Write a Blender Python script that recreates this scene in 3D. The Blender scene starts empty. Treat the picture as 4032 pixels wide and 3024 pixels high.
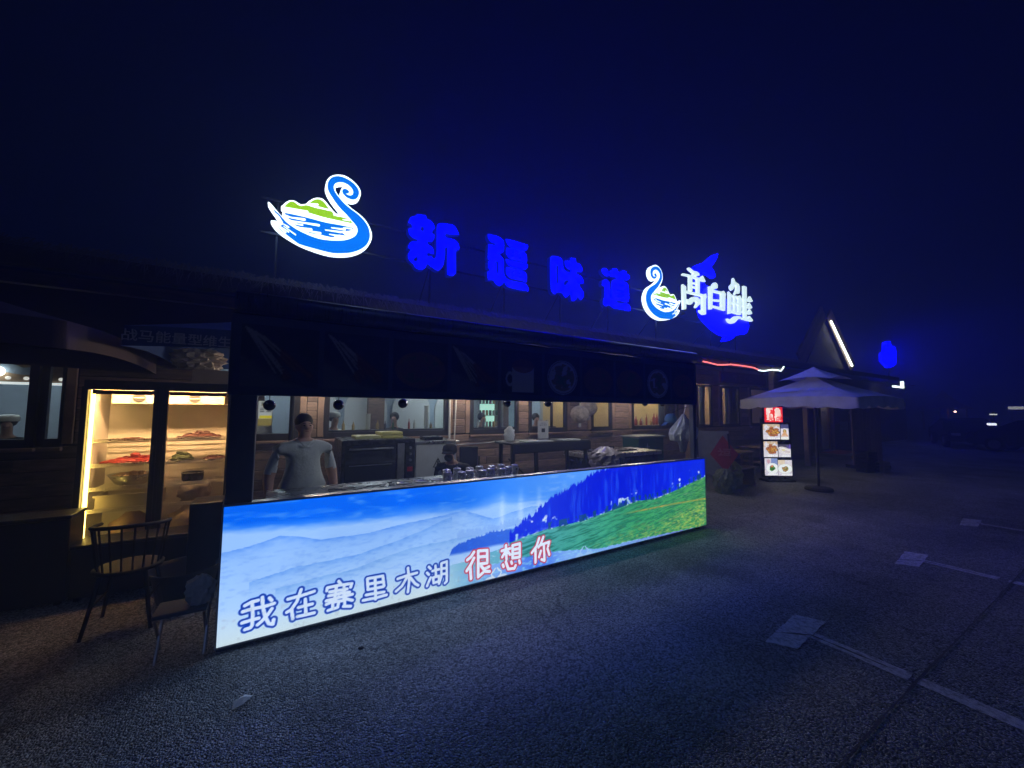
import bpy, bmesh, math, random
import numpy as np
from mathutils import Vector, Matrix
from mathutils.geometry import tessellate_polygon
random.seed(7); RNG = np.random.default_rng(7)
scene = bpy.context.scene
C = scene.collection
rad = math.radians

# ---------------------------------------------------------------- camera
cam_d = bpy.data.cameras.new('camera'); cam = bpy.data.objects.new('camera', cam_d); C.objects.link(cam)
cam_d.sensor_width = 36.0; cam_d.lens = 36.0*1515/4032
cam_d.clip_start = .05; cam_d.clip_end = 2000
yaw, pit, rol = rad(31.38), rad(3.88), rad(.40)
fw = Vector((math.sin(yaw)*math.cos(pit), math.cos(yaw)*math.cos(pit), math.sin(pit)))
rt = Vector((math.cos(yaw), -math.sin(yaw), 0)); up = rt.cross(fw)
r2 = rt*math.cos(rol)+up*math.sin(rol); u2 = up*math.cos(rol)-rt*math.sin(rol)
cam.matrix_world = Matrix(((r2.x,u2.x,-fw.x,0),(r2.y,u2.y,-fw.y,0),(r2.z,u2.z,-fw.z,1.75),(0,0,0,1)))
scene.camera = cam

# ---------------------------------------------------------------- night sky, render settings
world = bpy.data.worlds.new('World'); scene.world = world; world.use_nodes = True
wn = world.node_tree.nodes; wl = world.node_tree.links; wn.clear()
sky = wn.new('ShaderNodeTexSky'); sky.sky_type = 'NISHITA'; sky.sun_disc = False
sky.sun_elevation = rad(-4.0); sky.sun_rotation = rad(200); sky.ozone_density = 6.0
bgs = wn.new('ShaderNodeBackground'); bgs.inputs['Strength'].default_value = .012
bgn = wn.new('ShaderNodeBackground'); bgn.inputs['Color'].default_value = (.00025,.0009,.0075,1); bgn.inputs['Strength'].default_value = 1.0
addn = wn.new('ShaderNodeAddShader'); wout = wn.new('ShaderNodeOutputWorld')
wl.new(sky.outputs[0], bgs.inputs['Color']); wl.new(bgs.outputs[0], addn.inputs[0]); wl.new(bgn.outputs[0], addn.inputs[1]); wl.new(addn.outputs[0], wout.inputs['Surface'])
fill_sun_d = bpy.data.lights.new('moon', 'SUN'); fill_sun_d.energy = .08; fill_sun_d.angle = rad(12); fill_sun_d.color = (.30,.45,1)  # unseen source, added as blue fill to lift the ground and fronts
fill_sun = bpy.data.objects.new('moon', fill_sun_d); C.objects.link(fill_sun); fill_sun.rotation_euler = (rad(38), rad(-18), 0)
scene.view_settings.view_transform = 'Standard'; scene.view_settings.look = 'None'
scene.view_settings.exposure = 0; scene.view_settings.gamma = 1; scene.view_settings.use_curve_mapping = False
cy = scene.cycles
cy.use_denoising = True
try: cy.denoiser = 'OPENIMAGEDENOISE'
except Exception: pass
cy.use_adaptive_sampling = False
cy.max_bounces = 4; cy.diffuse_bounces = 3; cy.glossy_bounces = 2; cy.transmission_bounces = 3; cy.transparent_max_bounces = 12; cy.volume_bounces = 0
cy.sample_clamp_indirect = 3.0; cy.sample_clamp_direct = 0
cy.caustics_reflective = False; cy.caustics_refractive = False

# ---------------------------------------------------------------- materials
def lin(r,g,b): return tuple(((v/255)/12.92 if v/255 <= .04045 else ((v/255+.055)/1.055)**2.4) for v in (r,g,b))
MATS = {}
def mat(name, col, rough=.7, metal=0, noise=0, nscale=8, bump=0, bscale=60, emit=None, estr=1, objrand=0, stretch=None, spec=.4):
    if name in MATS: return MATS[name]
    m = bpy.data.materials.new(name); m.use_nodes = True; MATS[name] = m
    n, l = m.node_tree.nodes, m.node_tree.links; b = n['Principled BSDF']
    b.inputs['Base Color'].default_value = (*col,1); b.inputs['Roughness'].default_value = rough
    b.inputs['Metallic'].default_value = metal; b.inputs['Specular IOR Level'].default_value = spec
    tc = n.new('ShaderNodeTexCoord'); src = tc.outputs['Object']
    if stretch:
        mp = n.new('ShaderNodeMapping'); mp.inputs['Scale'].default_value = stretch; l.new(src, mp.inputs[0]); src = mp.outputs[0]
    last = None
    if noise:
        t = n.new('ShaderNodeTexNoise'); t.inputs['Scale'].default_value = nscale; t.inputs['Detail'].default_value = 6; l.new(src, t.inputs['Vector'])
        mr = n.new('ShaderNodeMapRange'); mr.inputs['From Min'].default_value=.25; mr.inputs['From Max'].default_value=.75; mr.inputs['To Min'].default_value = 1-noise; mr.inputs['To Max'].default_value = 1+noise; l.new(t.outputs[0], mr.inputs[0])
        last = mr.outputs[0]
        rr = n.new('ShaderNodeMapRange'); rr.inputs['To Min'].default_value = max(.03,rough-.15); rr.inputs['To Max'].default_value = min(1,rough+.15); l.new(t.outputs[0], rr.inputs[0]); l.new(rr.outputs[0], b.inputs['Roughness'])
    if objrand:
        oi = n.new('ShaderNodeObjectInfo'); mo = n.new('ShaderNodeMapRange'); mo.inputs['To Min'].default_value = 1-objrand; mo.inputs['To Max'].default_value = 1+objrand; l.new(oi.outputs['Random'], mo.inputs[0])
        if last is None: last = mo.outputs[0]
        else:
            mm = n.new('ShaderNodeMath'); mm.operation = 'MULTIPLY'; l.new(last, mm.inputs[0]); l.new(mo.outputs[0], mm.inputs[1]); last = mm.outputs[0]
    if last is not None:
        vm = n.new('ShaderNodeVectorMath'); vm.operation = 'SCALE'; vm.inputs[0].default_value = col; l.new(last, vm.inputs['Scale']); l.new(vm.outputs[0], b.inputs['Base Color'])
    if bump:
        t2 = n.new('ShaderNodeTexNoise'); t2.inputs['Scale'].default_value = bscale; t2.inputs['Detail'].default_value = 5; l.new(src, t2.inputs['Vector'])
        bp = n.new('ShaderNodeBump'); bp.inputs['Strength'].default_value = bump; bp.inputs['Distance'].default_value = .02; l.new(t2.outputs[0], bp.inputs['Height']); l.new(bp.outputs[0], b.inputs['Normal'])
    if emit:
        b.inputs['Emission Color'].default_value = (*emit,1); b.inputs['Emission Strength'].default_value = estr
    return m
def print_mat(name, glow=0, rough=.5):
    """material that shows the colours printed on a sheet; glow > 0 for a backlit sheet"""
    if name in MATS: return MATS[name]
    m = bpy.data.materials.new(name); m.use_nodes = True; MATS[name] = m
    n, l = m.node_tree.nodes, m.node_tree.links; b = n['Principled BSDF']
    a = n.new('ShaderNodeAttribute'); a.attribute_name = 'ink'
    b.inputs['Roughness'].default_value = rough; b.inputs['Specular IOR Level'].default_value = .3
    if glow:
        b.inputs['Base Color'].default_value = (.05,.05,.05,1); l.new(a.outputs['Color'], b.inputs['Emission Color']); b.inputs['Emission Strength'].default_value = glow
    else: l.new(a.outputs['Color'], b.inputs['Base Color'])
    return m
def glass_mat(name, tint=(.92,.95,.97), refl=1.0):
    if name in MATS: return MATS[name]
    m = bpy.data.materials.new(name); m.use_nodes = True; MATS[name] = m
    n, l = m.node_tree.nodes, m.node_tree.links; n.clear()
    tr = n.new('ShaderNodeBsdfTransparent'); tr.inputs[0].default_value = (*tint,1)
    gl = n.new('ShaderNodeBsdfGlossy'); gl.inputs['Roughness'].default_value = .03
    fr = n.new('ShaderNodeFresnel'); fr.inputs['IOR'].default_value = 1.45
    mx = n.new('ShaderNodeMixShader'); o = n.new('ShaderNodeOutputMaterial')
    ge = n.new('ShaderNodeNewGeometry'); iv = n.new('ShaderNodeMath'); iv.operation = 'SUBTRACT'; iv.inputs[0].default_value = 1; l.new(ge.outputs['Backfacing'], iv.inputs[1])
    ff = n.new('ShaderNodeMath'); ff.operation = 'MULTIPLY'; l.new(fr.outputs[0], ff.inputs[0]); l.new(iv.outputs[0], ff.inputs[1])   # the pane's outer face mirrors, its inner face lets light pass
    l.new(ff.outputs[0], mx.inputs[0]); l.new(tr.outputs[0], mx.inputs[1]); l.new(gl.outputs[0], mx.inputs[2]); l.new(mx.outputs[0], o.inputs[0])
    return m
def plastic_bag_mat(name, col):
    if name in MATS: return MATS[name]
    m = mat(name, col, .35, bump=.6, bscale=14, noise=.2, nscale=10)
    b = m.node_tree.nodes['Principled BSDF']; b.inputs['Transmission Weight'].default_value = .25; return m
def cloth_tr(name, col):
    return mat(name, col, .9, noise=.15, nscale=5, bump=.15, bscale=90)

# ---------------------------------------------------------------- mesh helpers
class MB:
    def __init__(s): s.v=[]; s.f=[]
    def add(s, vs, fs):
        o=len(s.v); s.v += [tuple(p) for p in vs]; s.f += [tuple(i+o for i in f) for f in fs]; return s
    def box(s, x0,x1,y0,y1,z0,z1, rot=None, at=None):
        vs=[(x,y,z) for x in (x0,x1) for y in (y0,y1) for z in (z0,z1)]
        if rot is not None: vs=[tuple(rot@Vector(p)+(Vector(at) if at else Vector())) for p in vs]
        return s.add(vs, [(0,1,3,2),(4,6,7,5),(0,4,5,1),(2,3,7,6),(0,2,6,4),(1,5,7,3)])
    def bevbox(s, x0,x1,y0,y1,z0,z1, b=.01):
        bm = bmesh.new(); bmesh.ops.create_cube(bm, size=1)
        for v in bm.verts: v.co = Vector(((x0+x1)/2+v.co.x*(x1-x0), (y0+y1)/2+v.co.y*(y1-y0), (z0+z1)/2+v.co.z*(z1-z0)))
        b=min(b,.45*min(x1-x0,y1-y0,z1-z0))
        bmesh.ops.bevel(bm, geom=bm.edges[:], offset=b, segments=2, affect='EDGES', profile=.5)
        bm.verts.index_update(); s.add([v.co[:] for v in bm.verts], [[v.index for v in f.verts] for f in bm.faces]); bm.free(); return s
    def tube(s, pts, r, n=8, closed=False, cap=True):
        pts=[Vector(p) for p in pts]; rs = r if isinstance(r,(list,tuple)) else [r]*len(pts)
        rings=[]; prev=None
        for i,p in enumerate(pts):
            a=pts[max(i-1,0)]; b=pts[min(i+1,len(pts)-1)]
            if closed: a=pts[i-1]; b=pts[(i+1)%len(pts)]
            d=(b-a).normalized()
            if prev is None:
                u=d.orthogonal().normalized()
            else:
                u=(prev-d*prev.dot(d)); u=u.normalized() if u.length>1e-6 else d.orthogonal().normalized()
            prev=u; w=d.cross(u)
            rings.append([p+(u*math.cos(6.28318*k/n)+w*math.sin(6.28318*k/n))*rs[i] for k in range(n)])
        vs=[q for r_ in rings for q in r_]; fs=[]
        m=len(rings); rng = range(m) if closed else range(m-1)
        for i in rng:
            j=(i+1)%m
            for k in range(n): fs.append((i*n+k, i*n+(k+1)%n, j*n+(k+1)%n, j*n+k))
        if cap and not closed: fs += [tuple(range(n-1,-1,-1)), tuple(range((m-1)*n, m*n))]
        return s.add(vs, fs)
    def lathe(s, prof, c=(0,0,0), n=20, sx=1, sy=1):
        vs=[]; fs=[]
        for r,z in prof:
            for k in range(n): vs.append((c[0]+r*sx*math.cos(6.28318*k/n), c[1]+r*sy*math.sin(6.28318*k/n), c[2]+z))
        for i in range(len(prof)-1):
            for k in range(n): fs.append((i*n+k, i*n+(k+1)%n, (i+1)*n+(k+1)%n, (i+1)*n+k))
        fs += [tuple(range(n-1,-1,-1)), tuple(range((len(prof)-1)*n, len(prof)*n))]
        return s.add(vs, fs)
    def ball(s, c, r, n=12, m=8, sq=(1,1,1), jit=0):
        vs=[(c[0],c[1],c[2]-r*sq[2])]; fs=[]
        for i in range(1,m):
            t=math.pi*i/m
            for k in range(n):
                q=r*(1+random.uniform(-jit,jit))
                vs.append((c[0]+q*sq[0]*math.sin(t)*math.cos(6.28318*k/n), c[1]+q*sq[1]*math.sin(t)*math.sin(6.28318*k/n), c[2]-q*sq[2]*math.cos(t)))
        vs.append((c[0],c[1],c[2]+r*sq[2])); e=len(vs)-1
        for k in range(n): fs.append((0,1+(k+1)%n,1+k)); fs.append((e,e-n+k,e-n+(k+1)%n))
        for i in range(m-2):
            for k in range(n): fs.append((1+i*n+k,1+i*n+(k+1)%n,1+(i+1)*n+(k+1)%n,1+(i+1)*n+k))
        return s.add(vs, fs)
    def prism(s, polys, y0, y1):
        """polys = [outer, hole, ...] in (x, z); solid between y0 (front) and y1"""
        tris = tessellate_polygon([[Vector((p[0],p[1],0)) for p in q] for q in polys])
        flat=[p for q in polys for p in q]; N=len(flat)
        vs=[(x,y0,z) for x,z in flat]+[(x,y1,z) for x,z in flat]; fs=[]
        for t in tris:
            a,b,c=[Vector((*flat[i],0)) for i in t]
            if (b-a).cross(c-a).z < 0: t=(t[0],t[2],t[1])
            fs.append(tuple(t)); fs.append((t[0]+N,t[2]+N,t[1]+N))
        o=0
        for q in polys:
            k=len(q)
            for i in range(k): fs.append((o+i, o+(i+1)%k, o+(i+1)%k+N, o+i+N))
            o+=k
        return s.add(vs, fs)
    def build(s, name, m=None, parent=None, smooth=False, loc=None):
        me=bpy.data.meshes.new(name); me.from_pydata(s.v, [], s.f); me.update()
        return link_mesh(name, me, m, parent, smooth, loc)
def link_mesh(name, me, m=None, parent=None, smooth=False, loc=None):
    o=bpy.data.objects.new(name, me); C.objects.link(o)
    if m: me.materials.append(m)
    if smooth: me.polygons.foreach_set('use_smooth', [True]*len(me.polygons))
    if loc: o.location = loc
    if parent: o.parent = parent
    return o
def tag(o, label=None, cat=None, group=None, kind=None):
    if label: o['label']=label
    if cat: o['category']=cat
    if group: o['group']=group
    if kind: o['kind']=kind
    return o
def thing(name, label, cat, loc=(0,0,0), rz=0, group=None):
    o=bpy.data.objects.new(name, None); C.objects.link(o); o.empty_display_size=.1
    o.location=loc; o.rotation_euler=(0,0,rz); return tag(o,label,cat,group)
def kids(o): return [c for c in bpy.data.objects if c.parent==o]
def dup(root, loc=None, rz=None, label=None):
    r=root.copy(); C.objects.link(r)
    if loc is not None: r.location=loc
    if rz is not None: r.rotation_euler=(0,0,rz)
    if label: r['label']=label
    for ch in kids(root):
        c=ch.copy(); C.objects.link(c); c.parent=r
        for g in kids(ch):
            d=g.copy(); C.objects.link(d); d.parent=c
    return r
def smooth_poly(p, k=4, corner=55, closed=True):
    """Catmull-Rom through the points, corners sharper than the limit kept"""
    n=len(p); out=[]
    P=[Vector(q) for q in p]; tn=[]
    for i in range(n):
        a,b,c=P[i-1],P[i],P[(i+1)%n]; d1=b-a; d2=c-b
        if d1.length<1e-6 or d2.length<1e-6: tn.append(Vector((0,0))); continue
        ang=math.degrees(math.acos(max(-1,min(1,d1.normalized().dot(d2.normalized())))))
        tn.append(None if ang>corner else (c-a)*.5)
    for i in range(n):
        j=(i+1)%n; a,b=P[i],P[j]; L=(b-a).length
        t0=tn[i]; t1=tn[j]
        if t0 is None and t1 is None: out.append(tuple(a)); continue
        def lim(t): return (b-a)*.6 if t is None else (t if t.length<L else t.normalized()*L)
        t0=lim(t0); t1=lim(t1)
        for s in range(k):
            u=s/k; h=(2*u**3-3*u*u+1, u**3-2*u*u+u, -2*u**3+3*u*u, u**3-u*u)
            out.append(tuple(a*h[0]+t0*h[1]+b*h[2]+t1*h[3]))
    return out
def inset(p, d):
    n=len(p); P=[Vector(q) for q in p]; out=[]
    ar=sum(P[i-1].x*P[i].y-P[i].x*P[i-1].y for i in range(n)); sg=1 if ar>0 else -1
    for i in range(n):
        d1=(P[i]-P[i-1]); d2=(P[(i+1)%n]-P[i])
        n1=Vector((-d1.y,d1.x)).normalized()*sg; n2=Vector((-d2.y,d2.x)).normalized()*sg
        m=n1+n2
        if m.length<.3: out.append(tuple(P[i]+n1*d)); continue
        m.normalize(); out.append(tuple(P[i]+m*min(d/max(.4,m.dot(n1)), 1.8*d)))
    return out
def capsule(a, b, r, n=6):
    a=Vector(a); b=Vector(b); d=(b-a); ang=math.atan2(d.y,d.x); out=[]
    for i in range(n+1): t=ang-math.pi/2+math.pi*i/n; out.append((b.x+r*math.cos(t), b.y+r*math.sin(t)))
    for i in range(n+1): t=ang+math.pi/2+math.pi*i/n; out.append((a.x+r*.45*math.cos(t), a.y+r*.45*math.sin(t)))
    return out
def sheet(name, x0,x1,z0,z1, nx, nz, paint, m, parent=None, y=0, loc=None, rot=None):
    """flat printed sheet in the x-z plane (front towards -y) with a colour for every grid point"""
    xs=np.linspace(x0,x1,nx); zs=np.linspace(z0,z1,nz); X,Zz=np.meshgrid(xs,zs)
    co=np.stack([X,np.full_like(X,y),Zz],-1).reshape(-1,3)
    i=np.arange((nx-1)*(nz-1)); r=i//(nx-1); c=i%(nx-1); a=r*nx+c
    q=np.stack([a,a+1,a+nx+1,a+nx],1)
    me=bpy.data.meshes.new(name); me.vertices.add(len(co)); me.vertices.foreach_set('co',co.ravel().astype(np.float32))
    me.loops.add(q.size); me.loops.foreach_set('vertex_index',q.ravel().astype(np.int32))
    me.polygons.add(len(q)); me.polygons.foreach_set('loop_start',(np.arange(len(q))*4).astype(np.int32))
    me.update(calc_edges=True)
    col=np.clip(paint(X,Zz),0,1); s=np.where(col<=.04045,col/12.92,((col+.055)/1.055)**2.4)
    at=me.color_attributes.new('ink','FLOAT_COLOR','POINT')
    at.data.foreach_set('color',np.concatenate([s.reshape(-1,3),np.ones((len(co),1))],1).ravel().astype(np.float32))
    o=link_mesh(name,me,m,parent)
    if loc: o.location=loc
    if rot: o.rotation_euler=rot
    return o
def vnoise(X, Y, s, seed=0, oct=3):
    out=np.zeros_like(X); amp=1; tot=0
    for o in range(oct):
        g=np.random.default_rng(seed*17+o).random((64,64)); x=X*s*2**o; y=Y*s*2**o
        xi=np.floor(x).astype(int); yi=np.floor(y).astype(int); fx=x-xi; fy=y-yi; fx=fx*fx*(3-2*fx); fy=fy*fy*(3-2*fy)
        a=g[yi%64,xi%64]; b=g[yi%64,(xi+1)%64]; c=g[(yi+1)%64,xi%64]; d=g[(yi+1)%64,(xi+1)%64]
        out+=amp*((a*(1-fx)+b*fx)*(1-fy)+(c*(1-fx)+d*fx)*fy); tot+=amp; amp*=.5
    return out/tot
def seg_dist(X, Y, strokes):
    D=np.full(X.shape,9.0)
    for s in strokes:
        s=np.array(s); lo=s.min(0)-.06; hi=s.max(0)+.06
        cx=np.where((X[0]>=lo[0])&(X[0]<=hi[0]))[0]; cz=np.where((Y[:,0]>=lo[1])&(Y[:,0]<=hi[1]))[0]
        if not len(cx) or not len(cz): continue
        sl=np.ix_(cz,cx); x=X[sl]; y=Y[sl]; d=D[sl]
        for (ax,ay),(bx,by) in zip(s[:-1],s[1:]):
            dx,dy=bx-ax,by-ay; L=dx*dx+dy*dy+1e-9; t=np.clip(((x-ax)*dx+(y-ay)*dy)/L,0,1)
            d=np.minimum(d,np.hypot(x-ax-t*dx,y-ay-t*dy))
        D[sl]=d
    return D
def lerp(A, B, t): t=np.clip(t,0,1)[...,None]; return A*(1-t)+np.array(B)/255*t
def lettering(name, text, size, m, parent, loc, rot=(rad(90),0,0), bold=.0, depth=.002, align='CENTER'):
    cu=bpy.data.curves.new(name,'FONT'); cu.body=text; cu.size=size; cu.align_x=align; cu.align_y='CENTER'; cu.extrude=depth; cu.offset=bold; cu.resolution_u=3
    t=bpy.data.objects.new('tmp',cu); C.objects.link(t); dg=bpy.context.evaluated_depsgraph_get(); dg.update()
    me=bpy.data.meshes.new_from_object(t.evaluated_get(dg)); bpy.data.objects.remove(t); bpy.data.curves.remove(cu)
    me.name=name; me.materials.clear(); o=link_mesh(name,me,m,parent); o.location=loc; o.rotation_euler=rot; return o

def marks(parent, cx, cz, n, size, m, y, seed=1, name='print_mark', pitch=1.15):
    """row of small illegible printed signs: a few strokes each"""
    g=random.Random(seed)
    for i in range(n):
        mb=MB(); x=cx+(i-(n-1)/2)*size*pitch; w=size*.11
        for k in range(4):
            if k%2: xx=x+g.uniform(-.3,.3)*size; mb.box(xx-w/2,xx+w/2,y,y+.0015+.0002*k,cz-size*g.uniform(.25,.45),cz+size*g.uniform(.25,.45))
            else: zz=cz+g.uniform(-.4,.4)*size; mb.box(x-size*.42,x+size*.42,y,y+.0015+.0002*k,zz-w/2,zz+w/2)
        mb.build(name,m,parent)

# ---------------------------------------------------------------- outlines of signs and prints, metres along the facade and above ground
SWAN = {'board':[(-0.227,4.595),(-0.212,4.608),(-0.185,4.592),(-0.151,4.558),(-0.116,4.52),(-0.081,4.481),(-0.047,4.451),(-0.006,4.43),(-0.027,4.456),(-0.052,4.486),(-0.046,4.504),(-0.016,4.522),(-0.064,4.555),(-0.069,4.582),(-0.047,4.612),(-0.015,4.658),(0.024,4.696),(0.065,4.713),(0.106,4.714),(0.156,4.692),(0.18,4.687),(0.239,4.714),(0.259,4.747),(0.307,4.799),(0.349,4.833),(0.407,4.854),(0.459,4.849),(0.512,4.809),(0.567,4.748),(0.629,4.689),(0.653,4.68),(0.706,4.706),(0.666,4.742),(0.602,4.81),(0.547,4.879),(0.507,4.944),(0.483,5.005),(0.477,5.063),(0.489,5.136),(0.528,5.209),(0.587,5.261),(0.654,5.292),(0.74,5.305),(0.835,5.275),(0.917,5.222),(0.968,5.157),(0.986,5.092),(0.976,5.026),(0.942,4.967),(0.895,4.931),(0.839,4.916),(0.784,4.918),(0.736,4.94),(0.696,4.985),(0.683,5.033),(0.693,5.08),(0.723,5.112),(0.769,5.124),(0.809,5.108),(0.836,5.076),(0.817,5.12),(0.776,5.152),(0.721,5.154),(0.668,5.137),(0.63,5.103),(0.623,5.058),(0.641,5.003),(0.689,4.948),(0.746,4.895),(0.802,4.859),(0.866,4.817),(0.964,4.765),(1.047,4.708),(1.107,4.634),(1.151,4.548),(1.171,4.454),(1.153,4.351),(1.095,4.249),(1.0,4.157),(0.875,4.086),(0.744,4.044),(0.592,4.024),(0.444,4.033),(0.3,4.058),(0.179,4.088),(0.067,4.134),(-0.029,4.183),(-0.104,4.236),(-0.152,4.287),(-0.181,4.335),(-0.181,4.349),(-0.152,4.358),(-0.116,4.364),(-0.089,4.355),(-0.059,4.335),(-0.09,4.375),(-0.146,4.455),(-0.195,4.521),(-0.223,4.569)],'body':[(-0.187,4.567),(-0.163,4.538),(-0.135,4.502),(-0.101,4.476),(-0.06,4.439),(-0.025,4.401),(0.017,4.363),(0.073,4.33),(0.143,4.295),(0.228,4.267),(0.328,4.242),(0.444,4.229),(0.585,4.242),(0.736,4.278),(0.835,4.324),(0.897,4.373),(0.939,4.432),(0.949,4.496),(0.935,4.545),(0.898,4.588),(0.84,4.643),(0.775,4.703),(0.704,4.761),(0.632,4.836),(0.568,4.92),(0.524,4.992),(0.511,5.057),(0.519,5.128),(0.558,5.201),(0.618,5.245),(0.694,5.264),(0.789,5.251),(0.877,5.209),(0.936,5.147),(0.952,5.09),(0.94,5.024),(0.901,4.972),(0.846,4.953),(0.782,4.963),(0.734,4.997),(0.714,5.034),(0.72,5.067),(0.747,5.09),(0.786,5.087),(0.811,5.064),(0.796,5.033),(0.761,5.018),(0.797,5.007),(0.836,5.012),(0.863,5.045),(0.865,5.09),(0.84,5.135),(0.791,5.168),(0.736,5.181),(0.674,5.171),(0.625,5.141),(0.596,5.093),(0.598,5.041),(0.627,4.981),(0.683,4.92),(0.755,4.854),(0.851,4.795),(0.949,4.743),(1.032,4.677),(1.092,4.604),(1.123,4.522),(1.132,4.435),(1.116,4.36),(1.077,4.28),(0.998,4.2),(0.873,4.124),(0.742,4.082),(0.614,4.058),(0.465,4.063),(0.32,4.075),(0.179,4.092),(0.122,4.123),(0.052,4.167),(0.011,4.193),(-0.058,4.239),(-0.124,4.304),(-0.067,4.297),(-0.029,4.335),(-0.051,4.386),(-0.072,4.42),(-0.103,4.451),(-0.134,4.475),(-0.152,4.517)],'hills':[[(-0.022,4.591),(0.019,4.652),(0.059,4.685),(0.093,4.686),(0.136,4.661),(0.185,4.655),(0.24,4.683),(0.29,4.685),(0.355,4.679),(0.443,4.683),(0.539,4.685),(0.584,4.685),(0.616,4.65),(0.723,4.637),(0.833,4.628),(0.874,4.579),(0.795,4.578),(0.611,4.572),(0.461,4.57),(0.316,4.58),(0.174,4.579),(0.077,4.571),(-0.035,4.567)],[(0.302,4.751),(0.351,4.799),(0.408,4.821),(0.453,4.809),(0.491,4.777),(0.546,4.712),(0.479,4.71),(0.412,4.712),(0.339,4.716),(0.278,4.715)]],'water':[(-0.018,4.489),(0.005,4.499),(0.177,4.504),(0.319,4.502),(0.501,4.496),(0.689,4.507),(0.884,4.514),(0.888,4.505),(0.846,4.461),(0.708,4.411),(0.791,4.365),(0.657,4.349),(0.62,4.3),(0.531,4.292),(0.442,4.296),(0.298,4.287),(0.268,4.323),(0.106,4.354),(0.139,4.392),(0.028,4.427),(0.054,4.462),(-0.014,4.478)],'strokes':[[(0.041,4.447),(0.227,4.464),0.02],[(0.074,4.403),(0.415,4.429),0.018],[(0.113,4.37),(0.206,4.379),0.014],[(0.142,4.327),(0.321,4.34),0.018],[(0.255,4.307),(0.438,4.315),0.018],[(0.585,4.436),(0.768,4.454),0.016],[(0.748,4.478),(0.861,4.491),0.013],[(0.505,4.381),(0.716,4.402),0.016],[(0.563,4.33),(0.757,4.339),0.016],[(-0.035,4.575),(0.262,4.592),0.014],[(0.289,4.718),(0.389,4.735),0.014],[(0.605,4.639),(0.685,4.642),0.012],[(0.736,4.602),(0.826,4.613),0.012],[(-0.025,4.332),(0.037,4.302),0.012],[(-0.021,4.301),(0.126,4.215),0.01],[(-0.067,4.289),(0.04,4.234),0.01],[(-0.1,4.292),(0.004,4.217),0.012]]}
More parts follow.
